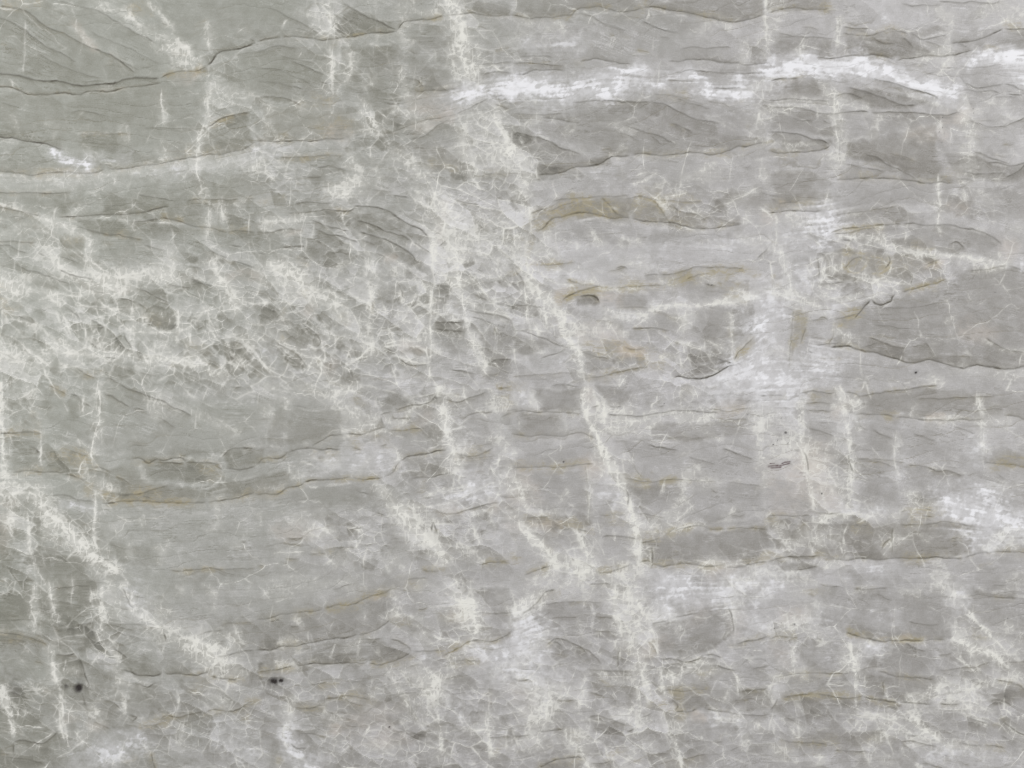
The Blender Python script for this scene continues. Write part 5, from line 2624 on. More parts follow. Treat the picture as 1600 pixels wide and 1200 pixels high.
# beds: grey level, olive, outline
BEDS = '''U 0 0
161 0: 0,30 120,30 300,150 430,240 330,265 230,268 120,250 0,232
171 0: 120,30 300,40 430,110 560,190 500,230 420,240 280,150
167 0: 480,0 980,0 1000,100 880,118 780,140 660,190 560,150
157 0: 1040,110 1100,20 1250,60 1240,90 1050,125
175 0: 1250,60 1400,40 1380,0 1080,0
161 .05: 700,200 800,140 950,130 1030,160 1040,310 900,320 760,290 700,240
160 .05: 0,295 240,300 500,260 520,400 300,420 100,430 0,420
168 0: 520,260 640,240 650,390 520,400
155 0: 1060,150 1240,140 1280,260 1200,390 1120,340 1060,260
165 0: 1250,80 1420,80 1440,270 1290,270
168 .3: 820,330 1050,330 1160,420 960,435 820,440
157 .1: 650,400 760,360 800,450 660,490 620,470
161 .1: 220,430 420,420 420,470 260,470
184 0: 800,450 1090,435 1100,480 960,490 820,490
183 0: 340,530 640,490 800,480 780,530 640,540 360,560
177 0: 0,545 340,540 360,560 300,600 0,600
160 .1: 670,560 850,540 860,600 760,640 670,640
159 0: 330,610 640,570 640,700 500,690 330,680
164 0: 0,610 330,610 200,680 100,650 0,640
150 0: 230,690 400,690 420,740 300,740
158 0: 420,700 830,720 840,760 560,740 420,740
160 .2: 190,745 270,745 270,810 190,810
170 0: 290,750 460,750 480,830 330,840 290,800
166 0: 660,740 830,760 980,830 800,810 680,790
166 0: 990,660 1090,670 1300,700 1340,770 1250,750 1100,720 1000,700
166 0: 1100,740 1300,770 1330,860 1200,790
156 .2: 1300,470 1460,460 1470,530 1340,540
172 0: 1200,460 1440,370 1440,440 1240,500
154 .3: 450,980 540,1000 540,1030 460,1030
158 0: 340,985 390,1000 370,1030 340,1020
155 0: 350,1070 390,1040 410,1110 350,1105
154 .1: 860,1030 940,1010 1010,1080 990,1095 900,1060
153 .15: 880,1090 960,1150 900,1150
155 .2: 690,1070 740,1070 800,1120 860,1180 760,1170 700,1120
155 .3: 560,1070 640,1070 660,1120 570,1120
166 0: 1170,900 1270,880 1280,960 1180,960
178 0: 30,900 350,910 340,960 180,950 30,930
172 0: 420,890 540,920 550,960 430,930
166 0: 300,1140 420,1130 600,1180 600,1200 330,1200
164 0: 1500,1020 1600,1000 1600,1200 1520,1200
167 0: 1360,1010 1450,1010 1490,1100 1370,1080
U 800 0
163 .1: 0,0 400,0 400,30 210,35 100,55 0,50
162 .1: 430,25 780,0 790,45 680,70 600,60 430,30
160 .2: 800,0 1000,0 1000,30 800,35
170 0: 200,40 410,40 600,70 590,110 400,100 250,60
164 .2: 1040,70 1150,100 1330,80 1360,100 1160,140 1040,110
160 0: 700,120 980,120 1000,180 720,180
156 0: 1040,120 1240,120 1330,180 1050,180
161 0: 1400,130 1600,90 1600,150 1420,170
160 .1: 780,250 980,255 1000,310 860,330 770,320
160 0: 1050,270 1180,290 1310,330 1160,345 1000,310
163 0: 80,380 300,340 430,330 620,370 760,420 700,470 400,480 330,490 230,460 80,420
166 0: 280,320 480,300 700,330 770,380 760,430 620,380 430,330
155 0: 80,510 220,500 300,490 310,510 80,545
163 0: 0,410 80,430 200,470 230,500 80,500 20,470
161 0: 790,340 980,360 1000,430 800,410
162 0: 820,420 980,440 990,470 850,470
152 .1: 1040,440 1130,430 1330,400 1340,540 1390,570 1260,570 1160,510 1040,490
165 0: 1110,360 1340,370 1330,440 1130,430
180 0: 1440,390 1600,390 1600,480 1450,470
153 0: 1340,480 1440,480 1540,520 1600,520 1600,570 1500,570 1380,550
176 0: 340,500 780,480 790,560 700,600 500,590 300,560 200,600 80,560 330,520
163 .15: 790,530 1010,550 980,650 830,650 790,580
176 0: 790,480 1000,470 1010,550 800,530
171 0: 1010,570 1380,570 1380,640 1200,640 1000,660 980,620
167 0: 1380,580 1600,580 1600,690 1440,680 1380,620
167 .1: 1000,665 1200,645 1300,690 1040,710
157 .4: 140,640 250,620 450,620 600,670 740,690 580,710 440,700 280,680 150,690
150 .4: 70,660 120,650 130,680 70,700
163 .1: 630,600 780,580 820,640 800,670 640,660
174 0: 120,700 280,690 440,710 600,720 740,700 680,760 400,760 130,770
188 0: 80,770 400,760 740,740 770,820 600,830 400,850 180,840
169 0: 1010,720 1180,710 1360,705 1500,740 1530,780 1520,810 1330,790 1180,760 1010,740
163 .3: 960,790 1060,780 1180,790 1320,800 1330,860 1200,880 980,880
161 0: 1010,1010 1090,970 1190,930 1330,890 1440,840 1540,835 1600,850 1600,1140 1520,1145 1420,1145 1300,1130 1200,1120 1100,1090 1000,1085
170 .1: 540,870 640,880 740,880 740,940 560,940
160 .1: 180,930 230,920 280,940 275,960 200,950
165 .15: 330,920 420,920 420,960 330,960
160 0: 560,970 720,960 760,960 750,1040 690,1130 620,1110 560,1040
152 0: 530,1090 640,1100 690,1130 640,1160 560,1170
164 0: 450,970 550,970 540,1030 450,1020
190 0: 765,910 870,920 870,1100 765,1080
191 0: 640,1160 770,1100 860,1130 860,1200 600,1200
174 .4: 880,970 930,970 910,1060 870,1140
178 0: 930,980 1000,1000 1000,1080 900,1080
175 0: 1000,1095 1100,1095 1300,1140 1600,1155 1600,1200 1000,1200
160 0: 0,1040 80,1060 180,1080 60,1110 0,1110
180 0: 50,1110 180,1090 210,1150 60,1160
184 0: 830,700 960,720 960,900 860,860
U 0 600
171 0: 310,0 600,90 880,0 1000,20 1090,120 1000,170 820,200 600,230 440,230 310,180
166 .1: 850,70 1060,80 1080,130 980,180 850,190
169 0: 150,50 290,60 290,190 160,180
155 0: 40,190 120,190 125,260 45,265
155 .4: 150,200 300,210 280,270 200,270
152 0: 440,240 560,235 590,240 650,260 640,310 460,300
158 .15: 310,270 440,250 460,310 640,330 700,310 900,270 900,310 760,350 600,360 320,370
162 0: 700,210 830,205 830,250 710,260
175 0: 130,280 300,300 300,370 150,350
188 0: 920,260 1050,210 1200,180 1230,240 1180,290 960,290
178 0: 320,380 700,370 800,350 1200,300 1240,400 1100,420 760,440 400,480 320,470
167 0: 800,350 1180,300 1240,380 900,390
163 0: 340,490 510,510 500,580 380,560
166 .1: 560,590 660,590 640,620 560,620
177 0: 500,640 740,620 1050,620 1100,660 840,720 700,760 560,770 480,740
161 0: 720,770 900,720 1200,660 1230,720 1180,770 1000,800 880,820 740,830
158 0: 960,840 1060,800 1180,800 1280,835 1200,870 960,880
165 0: 380,850 540,890 640,890 500,910 420,890
150 0: 100,520 260,540 300,620 310,720 200,760 130,720 110,620
152 0: 0,660 90,640 110,740 0,780
146 0: 130,740 300,750 330,830 200,840 120,780
162 0: 200,730 300,710 300,740 220,755
157 0: 0,400 30,420 40,540 0,560
172 0: 330,620 380,640 420,700 510,770 500,820 340,760
167 0: 0,820 80,810 160,840 160,930 80,940 0,920
147 0: 180,850 250,850 270,920 200,920
158 0: 260,850 380,880 370,960 300,980 270,920
145 0: 10,950 90,950 100,1000 30,1020
152 0: 100,960 180,980 190,1060 100,1080
167 0: 400,960 540,970 540,1030 420,1040
158 0: 560,960 640,960 640,1020 560,1030
157 0: 300,1020 380,1020 370,1060 310,1050
167 .1: 1000,1000 1080,990 1200,1030 1260,1060 1100,1090 960,1060
158 0: 1200,980 1260,980 1310,1050 1260,1060
164 0: 1280,920 1380,900 1470,910 1470,960 1300,970
158 0: 1490,720 1600,710 1600,790 1500,800
164 0: 1500,640 1600,640 1600,700 1500,690
158 0: 1300,1120 1400,1140 1400,1200 1280,1200
163 .1: 1250,230 1400,210 1430,280 1280,290
157 .1: 1290,130 1390,120 1390,180 1310,170
164 0: 1180,40 1350,30 1370,40 1300,70 1200,80
170 0: 1410,100 1530,100 1520,170 1420,150
164 0: 1380,430 1480,430 1500,520 1400,540
U 800 600
165 0: 60,10 220,10 220,80 80,80
160 .1: 20,90 150,95 150,150 20,155
164 0: 260,10 380,10 390,60 300,70
181 0: 0,170 250,165 290,240 0,250
170 .1: 430,120 740,110 750,170 560,180 430,170
180 0: 350,180 750,180 780,300 540,300 420,290 360,230
172 0: 0,260 230,270 240,400 100,400 20,340
160 0: 370,310 540,310 530,370 400,380
175 0: 540,310 780,320 790,400 640,430 510,400
158 .2: 0,410 220,410 240,450 60,450
160 .1: 400,480 500,450 640,460 800,440 830,540 700,570 560,560 420,560
161 .2: 810,420 1000,430 1250,420 1430,440 1430,530 1230,550 1060,545 900,550 820,520
175 0: 920,100 1020,120 1020,230 920,220
169 0: 1070,100 1200,110 1220,220 1060,210
163 .1: 1080,40 1300,20 1600,20 1600,100 1300,105 1190,95 1070,90
164 .1: 920,20 1020,20 1010,80 900,80
182 0: 1210,115 1600,115 1600,210 1480,230 1240,220
163 .4: 1500,230 1600,210 1600,250 1500,250
167 0: 1080,240 1180,250 1200,380 1080,390
172 0: 1230,260 1600,250 1600,400 1420,370 1260,340
154 .1: 1240,350 1330,360 1320,380 1250,378
155 0: 830,550 960,560 950,580 840,590
174 0: 1440,550 1600,530 1600,660 1450,640
163 0: 1050,580 1180,590 1180,640 1060,630
166 0: 960,640 1380,640 1370,790 1180,800 1030,780 950,760
164 0: 1430,640 1600,650 1600,760 1500,780 1430,710
161 0: 440,740 540,730 680,690 695,790 600,840 450,860
168 0: 40,690 240,680 250,760 100,770
160 0: 250,680 320,690 330,800 260,790
168 0: 110,810 240,830 260,880 140,880
162 .05: 230,900 370,890 380,980 240,980
172 0: 800,800 880,800 870,900 810,900
170 0: 880,800 1050,800 1060,890 900,900
164 0: 1180,800 1300,820 1340,890 1180,890 1100,870
158 .05: 1080,900 1320,910 1320,970 1230,990 1080,970
163 0: 850,910 1060,910 1060,970 860,970
151 .1: 840,975 1000,970 1100,980 1220,1000 1200,1020 960,1010 830,1010
158 0: 820,1010 1060,1020 1050,1060 830,1060
158 .1: 500,960 680,940 800,950 800,1020 640,1020 500,1010
175 0: 540,1050 700,1040 720,1090 540,1130
155 0: 240,1040 380,1050 380,1090 250,1090
152 .1: 90,1190 160,1170 230,1170 240,1200 80,1200
158 .1: 860,1080 1160,1080 1180,1120 900,1140
170 0: 1250,1020 1400,1020 1500,1090 1300,1100
156 0: 1530,1030 1600,1020 1600,1130 1540,1120
153 .1: 1450,960 1600,940 1600,980 1500,1000
157 0: 1520,860 1600,870 1600,910 1540,900
164 0: 1340,830 1440,800 1540,880 1400,900
176 0: 700,1150 1000,1150 1000,1200 700,1200
165 0: 1180,1130 1300,1160 1250,1200 1000,1180
178 0: 770,300 940,300 950,400 770,410
'''
# ---------------------------------------------------------------- stone pattern
PX = 4.0 / 3.0                      # raster step in millimetres of stone
NX, NY = 1201, 901                  # raster covers 1600 x 1200 mm
RS = np.random.RandomState(7)
GX, GY = np.meshgrid(np.arange(NX) * PX, np.arange(NY) * PX)
GX = GX.astype(np.float32); GY = GY.astype(np.float32)

def noise(x, y, f, seed, fy=None):
    """smooth lattice noise in -1..1 at arbitrary points"""
    r = np.random.RandomState(seed).rand(256, 256).astype(np.float32) * 2 - 1
    u = x * f + 37.3; v = y * (fy or f) + 17.7
    iu = np.floor(u).astype(np.int32); iv = np.floor(v).astype(np.int32)
    a = u - iu; b = v - iv
    a = a * a * (3 - 2 * a); b = b * b * (3 - 2 * b)
    i0 = iu & 255; i1 = (iu + 1) & 255; j0 = iv & 255; j1 = (iv + 1) & 255
    return (r[j0, i0] * (1 - a) + r[j0, i1] * a) * (1 - b) + (r[j1, i0] * (1 - a) + r[j1, i1] * a) * b

def fbm(x, y, f, seed, n=4, fy=None, gain=.5):
    o = 0; a = 1; s = 0
    for k in range(n):
        o = o + a * noise(x, y, f * 2 ** k, seed + k, (fy or f) * 2 ** k); s += a; a *= gain
    return o / s * 1.5

def sstep(a, b, x):
    t = np.clip((x - a) / (b - a), 0, 1)
    return t * t * (3 - 2 * t)

# warped coordinate sets: fine for seams and veins, coarse for cloudy patches
wx = 2.6 * fbm(GX, GY, 1 / 26, 11, 4); wy = 2.6 * fbm(GX, GY, 1 / 26, 21, 4)
FX = GX + wx; FY = GY + wy
CX = GX + 8 * fbm(GX, GY, 1 / 40, 31, 5, gain=.62); CY = GY + 7 * fbm(GX, GY, 1 / 40, 41, 5, gain=.62)

def smooth(p):
    p = np.array(p, np.float32)
    if len(p) < 3: return p
    q = np.vstack([2 * p[0] - p[1], p, 2 * p[-1] - p[-2]])
    out = []
    for i in range(1, len(q) - 2):
        for t in (0, .25, .5, .75):
            out.append(.5 * (2 * q[i] + (q[i + 1] - q[i - 1]) * t + (2 * q[i - 1] - 5 * q[i] + 4 * q[i + 1] - q[i + 2]) * t * t
                             + (3 * q[i] - q[i - 1] - 3 * q[i + 1] + q[i + 2]) * t ** 3))
    return np.array(out + [p[-1]], np.float32)

def stroke(pts, reach, X, Y, pad):
    """distance, signed side and arc position (0..1) near a polyline, in its window only"""
    p = smooth(pts) if len(pts) > 1 else np.array([pts[0], (pts[0][0] + .5, pts[0][1])], np.float32)
    R = reach + pad
    def win(a, b):
        x0 = max(0, int((min(a[0], b[0]) - R) / PX)); x1 = min(NX, int((max(a[0], b[0]) + R) / PX) + 2)
        y0 = max(0, int((min(a[1], b[1]) - R) / PX)); y1 = min(NY, int((max(a[1], b[1]) + R) / PX) + 2)
        return x0, x1, y0, y1
    mn = p.min(0); mx = p.max(0)
    X0, X1, Y0, Y1 = win(mn, mx)
    if X1 <= X0 or Y1 <= Y0: return None
    D = np.full((Y1 - Y0, X1 - X0), 1e6, np.float32); S = np.ones_like(D); T = np.zeros_like(D)
    L = np.concatenate([[0], np.cumsum(np.hypot(*(p[1:] - p[:-1]).T))]); tot = max(L[-1], 1e-3)
    for i in range(len(p) - 1):
        a = p[i]; b = p[i + 1]
        x0, x1, y0, y1 = win(a, b)
        if x1 <= x0 or y1 <= y0: continue
        sl = (slice(y0 - Y0, y1 - Y0), slice(x0 - X0, x1 - X0))
        px = X[y0:y1, x0:x1] - a[0]; py = Y[y0:y1, x0:x1] - a[1]
        d = b - a; l2 = max(float(d @ d), 1e-6)
        t = np.clip((px * d[0] + py * d[1]) / l2, 0, 1)
        dd = np.hypot(px - t * d[0], py - t * d[1])
        m = dd < D[sl]
        D[sl] = np.where(m, dd, D[sl])
        S[sl] = np.where(m, np.where(d[0] * py - d[1] * px >= 0, 1, -1), S[sl])
        T[sl] = np.where(m, (L[i] + t * (L[i + 1] - L[i])) / tot, T[sl])
    return (slice(Y0, Y1), slice(X0, X1)), D, S, T, tot

# ---- read the tracing: tiles of 400 x 300 mm drawn at four times their size
STROKES = []
for ln in TRACE.strip().splitlines():
    if ln[0] in 'TN':
        ox, oy = map(float, ln.split()[1:]); sc = 4 if ln[0] == 'T' else 2; continue
    head, body = ln.split(':')
    h = head.split()
    pts = [(ox + float(a) / sc, oy + float(b) / sc) for a, b in (q.split(',') for q in body.split())]
    STROKES.append((h[0], [float(v) for v in h[1:]], pts))

# ---- bedding direction, taken from the seams, and streaks drawn along it
cgx, cgy = np.meshgrid(np.linspace(0, 1600, 65), np.linspace(0, 1200, 49))
c2 = np.full(cgx.shape, .04); s2 = np.full(cgx.shape, .006)
for k, par, pts in STROKES:
    if k != 's' or par[1] < 0 and par[0] < .3: continue
    for a, b in zip(pts[:-1], pts[1:]):
        dx, dy = b[0] - a[0], b[1] - a[1]; l = math.hypot(dx, dy)
        if l < 4 or abs(dy) > 1.3 * abs(dx): continue
        g = l / 20 * np.exp(-((cgx - (a[0] + b[0]) / 2) ** 2 + (cgy - (a[1] + b[1]) / 2) ** 2) / 1100)
        an = 2 * math.atan2(dy, dx); c2 += g * math.cos(an); s2 += g * math.sin(an)
ang = .5 * np.arctan2(s2, c2)
def equal(a):
    """spread a field evenly over 0..1, so that a threshold keeps a known share of it"""
    q = np.quantile(a[::7, ::7], np.linspace(0, 1, 257)); return np.interp(a, q, np.linspace(0, 1, 257)).astype(np.float32)
def box(a, r):
    for ax in (0, 1):
        for _ in range(2):
            c = np.cumsum(np.concatenate([np.repeat(np.take(a, [0], ax), r + 1, ax), a, np.repeat(np.take(a, [-1], ax), r, ax)], ax), ax, dtype=np.float64)
            n = a.shape[ax]; a = ((np.take(c, np.arange(2 * r + 1, 2 * r + 1 + n), ax) - np.take(c, np.arange(0, n), ax)) / (2 * r + 1)).astype(np.float32)
    return a
def upsample(c):
    u = np.linspace(0, c.shape[1] - 1.001, NX); v = np.linspace(0, c.shape[0] - 1.001, NY)
    iu = u.astype(int); iv = v.astype(int); a = (u - iu)[None]; b = (v - iv)[:, None]
    return ((c[iv][:, iu] * (1 - a) + c[iv][:, iu + 1] * a) * (1 - b) + (c[iv + 1][:, iu] * (1 - a) + c[iv + 1][:, iu + 1] * a) * b).astype(np.float32)
ANG = upsample(ang) + .16 * fbm(GX, GY, 1 / 60, 51, 3)
DX = np.cos(ANG); DY = np.sin(ANG)
def lic(src, n):
    acc = src.copy()
    for sg in (1, -1):
        x = GX / PX; y = GY / PX
        for k in range(n):
            ix = np.clip(x, 0, NX - 1).astype(np.int32); iy = np.clip(y, 0, NY - 1).astype(np.int32)
            x = x + sg * DX[iy, ix]; y = y + sg * DY[iy, ix]
            ix = np.clip(x + .5, 0, NX - 1).astype(np.int32); iy = np.clip(y + .5, 0, NY - 1).astype(np.int32)
            acc += src[iy, ix]
    acc -= acc.mean(); return acc / acc.std()
white = RS.randn(NY, NX).astype(np.float32)
blur = white.copy()
for q in range(2):
    blur = (blur + np.roll(blur, 1, 0) + np.roll(blur, -1, 0) + np.roll(blur, 1, 1) + np.roll(blur, -1, 1)) / 5
FINE = lic(white, 9)
LONG = lic(blur, 26)

# ---- cellular network for the crackled zones
def cells(x, y, size, seed):
    r = np.random.RandomState(seed); jx = r.rand(512, 512).astype(np.float32); jy = r.rand(512, 512).astype(np.float32); val = r.rand(512, 512).astype(np.float32)
    u = x / size + 50; v = y / size + 50
    iu = np.floor(u).astype(np.int32); iv = np.floor(v).astype(np.int32)
    d1 = np.full(x.shape, 9., np.float32); d2 = d1.copy(); cv = np.zeros_like(d1); off = np.zeros_like(d1)
    for dj in (-1, 0, 1):
        for di in (-1, 0, 1):
            ci = iu + di; cj = iv + dj
            ex = ci + jx[cj, ci] - u; ey = cj + jy[cj, ci] - v
            dd = np.hypot(ex, ey)
            n = dd < d1
            d2 = np.where(n, d1, np.minimum(d2, dd)); cv = np.where(n, val[cj, ci], cv); off = np.where(n, .6 * ex + .8 * ey, off); d1 = np.minimum(d1, dd)
    return (d2 - d1) * size, cv, off
BREAK0 = fbm(GX, GY, 1 / 18, 301, 3)
kx = GX + 4 * fbm(GX, GY, 1 / 30, 61, 3); ky = GY + 4 * fbm(GX, GY, 1 / 30, 71, 3)
E1, V1, O1 = cells((kx * .86 + ky * .5) * .45, (-kx * .5 + ky * .86) * 1.2, 30, 5)
E2, V2, O2 = cells((kx * .9 + ky * .4) * .75, (-kx * .4 + ky * .9) * 1.15, 14, 6)
E0, V0, O0 = cells((kx * .97 + ky * .2) * .75, (-kx * .2 + ky * .97) * 1.05 + 4 * BREAK0, 62, 9)
def ridge(f, seed, fy, p):
    return np.clip(1 - np.abs(fbm(GX + .6 * wx, GY + .6 * wy, f, seed, 2, fy, .4)) * 1.35, 0, 1) ** p
R1 = ridge(1 / 42, 151, 1 / 60, 9); R2 = ridge(1 / 24, 161, 1 / 20, 8); R3 = ridge(1 / 14, 171, 1 / 44, 9)
FIL = np.maximum(np.maximum(R1, R2 * .8), R3 * .7)

CLOUD = fbm(GX, GY, 1 / 90, 81, 5, 1 / 45, .55)
WISP = fbm(CX, CY, 1 / 30, 91, 5, 1 / 19, .62)
GRIT = fbm(GX, GY, 1 / 7, 101, 3, gain=.7)
BREAK = fbm(GX, GY, 1 / 13, 111, 3)

base_rows = np.array([
 [170,172,172,172,174,172,180,188,186],
 [166,164,168,166,176,173,178,173,180],
 [176,172,172,178,190,186,184,178,180],
 [180,176,174,178,182,184,186,176,178],
 [168,174,173,176,182,184,182,179,179],
 [152,172,170,173,181,182,180,177,178],
 [148,162,168,170,174,176,176,174,177]], np.float64)
TONE = upsample(base_rows + 3.5) / 255 + BASE_SHIFT
WHITE = np.zeros((NY, NX), np.float32); LILAC = WHITE.copy(); OLIVE = WHITE.copy(); PINK = WHITE.copy(); DARK = WHITE.copy()
SEAM = WHITE.copy(); CRK = WHITE.copy(); RUST = WHITE.copy(); GOLD = WHITE.copy(); SPOT = WHITE.copy(); SHADE = WHITE.copy(); BEDM = WHITE.copy(); THREAD = WHITE.copy()
PART = np.zeros((NY, NX), np.int32)            # which separate part a point of the face belongs to
PARTS = [('slab_face', '')]
def screen(A, sl, v): A[sl] = A[sl] + (1 - A[sl]) * np.clip(v, 0, 1)
ends = lambda T, tot, r: np.clip(np.minimum(T, 1 - T) * tot / r, 0, 1)
at_edge = lambda q: q[0] < 6 or q[0] > 1594 or q[1] < 6 or q[1] > 1194
def taper(T, tot, r, pts):
    a = np.ones_like(T) if at_edge(pts[0]) else np.clip(T * tot / r, 0, 1)
    b = np.ones_like(T) if at_edge(pts[-1]) else np.clip((1 - T) * tot / r, 0, 1)
    return a * b

def add(k, par, pts, part=True):
    if k == 's':
        dk, sh, ol = par[:3]; dk = min(1.1, 1.25 * dk ** .75); w = par[3] * 1.15 if len(par) > 3 else 1.15
        r = stroke(pts, abs(sh) * 3 + 4, FX, FY, 5)
        if r is None: return
        sl, D, S, T, tot = r
        tp = taper(T, tot, 7, pts)
        var = .62 + .55 * BREAK[sl] + .45 * WISP[sl]
        wv = w * (1.15 if dk > .6 else 1) * (1 + .35 * GRIT[sl])
        core = np.exp(-(D / np.maximum(wv, .5)) ** 2) * dk * np.clip(var, .55 if dk > .35 else .3, 1.15) * tp
        core = np.maximum(core, .20 * np.exp(-(D / (2.6 + .8 * GRIT[sl])) ** 2) * dk * tp * np.clip(.6 + .7 * BREAK[sl], .1, 1.2))
        SEAM[sl] = np.maximum(SEAM[sl], core)
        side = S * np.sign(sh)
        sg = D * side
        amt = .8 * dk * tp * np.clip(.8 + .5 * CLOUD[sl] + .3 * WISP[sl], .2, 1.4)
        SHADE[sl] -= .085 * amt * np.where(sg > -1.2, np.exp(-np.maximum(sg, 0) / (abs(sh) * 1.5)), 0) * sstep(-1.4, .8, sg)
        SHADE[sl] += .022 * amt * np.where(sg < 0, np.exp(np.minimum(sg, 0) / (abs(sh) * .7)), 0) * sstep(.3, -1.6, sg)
        if ol > 0: screen(OLIVE, sl, .72 * ol * np.exp(-(D / (1.6 + .45 * abs(sh))) ** 2) * tp * np.clip(.7 + .8 * BREAK[sl], 0, 1.3))
        # pale fibres that follow the seam on its light side
        WHITE[sl] = np.maximum(WHITE[sl], .22 * dk * tp * np.exp(-((sg + 2.6) / 1.1) ** 2) * np.clip(.1 + 1.1 * BREAK[sl], 0, 1))
        if part and dk >= .45 and tot > 55:
            PARTS.append(('seam', '')); m = (D < max(1.5, w * 1.6)) & (tp > .15); PART[sl][m] = len(PARTS) - 1
    elif k == 'v':
        w, a = par; r = stroke(pts, w * 2.5 + 8, FX, FY, 5)
        if r is None: return
        sl, D, S, T, tot = r
        tp = taper(T, tot, 12, pts)
        wl = w * np.clip(1 + .9 * WISP[sl], .3, 2)
        thread = np.exp(-(D / .9) ** 2) * np.clip(.75 + .6 * BREAK[sl], 0, 1)
        body = (1 - sstep(.25, 1.15, D / np.maximum(wl, .6))) * np.clip(.35 + .75 * sstep(-.35, .35, .8 * GRIT[sl] + .5 * BREAK[sl] + .25), .1, 1)
        halo = np.exp(-D / (w * .8 + 3)) * .30
        THREAD[sl] = np.maximum(THREAD[sl], a * tp * thread * .9)
        v = a * tp * np.maximum(np.maximum(thread * .8, body * .85 if w > 1.8 else 0), halo)
        screen(WHITE, sl, v * .9)
        screen(CRK, sl, .55 * a * tp * np.exp(-(D / (w * 1.8 + 4)) ** 2))
        if part and tot > 60 and a >= .6:
            PARTS.append(('vein', '')); m = (v > .34) & (D < w + 3); PART[sl][m] = len(PARTS) - 1
    elif k == 'n':
        w, a = par; r = stroke(pts, 26, FX, FY, 5)
        if r is None: return
        sl, D, S, T, tot = r
        tp = taper(T, tot, 10, pts) * np.clip(.85 + .4 * BREAK[sl], .35, 1.1)
        wl = w * np.clip(1 + .8 * WISP[sl] + .5 * BREAK[sl], .55, 2.6)
        THREAD[sl] = np.maximum(THREAD[sl], a * tp * (1 - sstep(.5, 1.7, D / wl)))
        screen(WHITE, sl, a * tp * (.34 * np.exp(-D / 2.6) + .26 * np.exp(-D / 10)))
        screen(CRK, sl, .35 * a * tp * np.exp(-(D / 9) ** 2))
        if part and tot > 55:
            PARTS.append(('vein', '')); m = (D < wl * 1.5) & (tp > .2); PART[sl][m] = len(PARTS) - 1
    elif k in 'wl':
        w, a = par; w = w * (.55 if k == 'w' else .62) + 2
        r = stroke(pts, w * 2.6 + 8, CX, CY, 16)
        if r is None: return
        sl, D, S, T, tot = r
        e = D / w + .75 * WISP[sl] + .2 * BREAK[sl] - .04 * LONG[sl]
        soft = 1 - sstep(-.2, 2.3, e); hard = 1 - sstep(.25, .85, e)
        v = a * (soft * .46 + hard * .40 + soft * FIL[sl] * .12) * np.clip(.85 + .05 * LONG[sl] + .20 * GRIT[sl] + .30 * BREAK[sl], .25, 1.25)
        if k == 'w': screen(WHITE, sl, v * .82)
        else:
            screen(LILAC, sl, v * .70 * a)
        if part and a >= .8 and w * tot > 380:
            PARTS.append(('white_patch', '')); m = v > .42; PART[sl][m] = len(PARTS) - 1
    elif k == 'd':
        w, a = par; w = w * .5 + 1.5
        r = stroke(pts, w * 2, CX, CY, 16)
        if r is None: return
        sl, D, S, T, tot = r
        e = D / w + .5 * WISP[sl] + .25 * BREAK[sl]
        small = w < 14
        v = 1 - (sstep(.7, 1.25, e) if small else sstep(.35, 1.5, e))
        v = v * np.clip(.85 + .35 * S * D / w, .45, 1.2) if small else v
        a = a * (.5 + .5 * CRK[sl]) if small else a * .3
        DARK[sl] = np.maximum(DARK[sl], a * v) + .3 * np.minimum(DARK[sl], a * v)
        if small: screen(WHITE, sl, .42 * a * np.exp(-((e - 1.32) / .2) ** 2) * np.clip(.4 + .9 * BREAK[sl] + .3, 0, 1) * (.35 + CRK[sl]))
    elif k in 'op':
        w, a = par; w = w * .8
        r = stroke(pts, w * 2.2, CX, CY, 22)
        if r is None: return
        sl, D, S, T, tot = r
        v = a * (1 - sstep(.1, 1.6, D / w + .5 * WISP[sl])) * np.clip(.75 + .5 * BREAK[sl] + .15 * FINE[sl], .1, 1.2)
        screen(OLIVE if k == 'o' else PINK, sl, v * .8)
    elif k == 'g':
        w, a = par
        r = stroke(pts, w * 3, FX, FY, 8)
        if r is None: return
        sl, D, S, T, tot = r
        GOLD[sl] = np.maximum(GOLD[sl], a * np.exp(-(D / (w * (1 + .5 * WISP[sl]) + .4)) ** 2) * taper(T, tot, 10, pts))
    elif k == 'c':
        w, a = par; w /= 4 * .45
        r = stroke(pts, w * 2, CX, CY, 22)
        if r is None: return
        sl, D, S, T, tot = r
        screen(CRK, sl, a * (1 - sstep(.3, 1.4, D / w)))
    elif k in 'kr':
        w, a = par
        r = stroke(pts, w * 3 + 3, FX, FY, 5)
        if r is None: return
        sl, D, S, T, tot = r
        e = D / w + .4 * GRIT[sl]
        v = a * (1 - sstep(.3, 1.3, e)) * np.clip(.8 + .5 * GRIT[sl], .3, 1) + .22 * a * np.exp(-(D / (w * 2)) ** 2)
        A = SPOT if k == 'k' else RUST
        A[sl] = np.maximum(A[sl], v)
        if part and (w >= 1.5 or k == 'r'):
            PARTS.append(('mineral_spot', 'dark red brown mineral streak' if k == 'r' else 'dark mineral spot')); m = v > .3; PART[sl][m] = len(PARTS) - 1

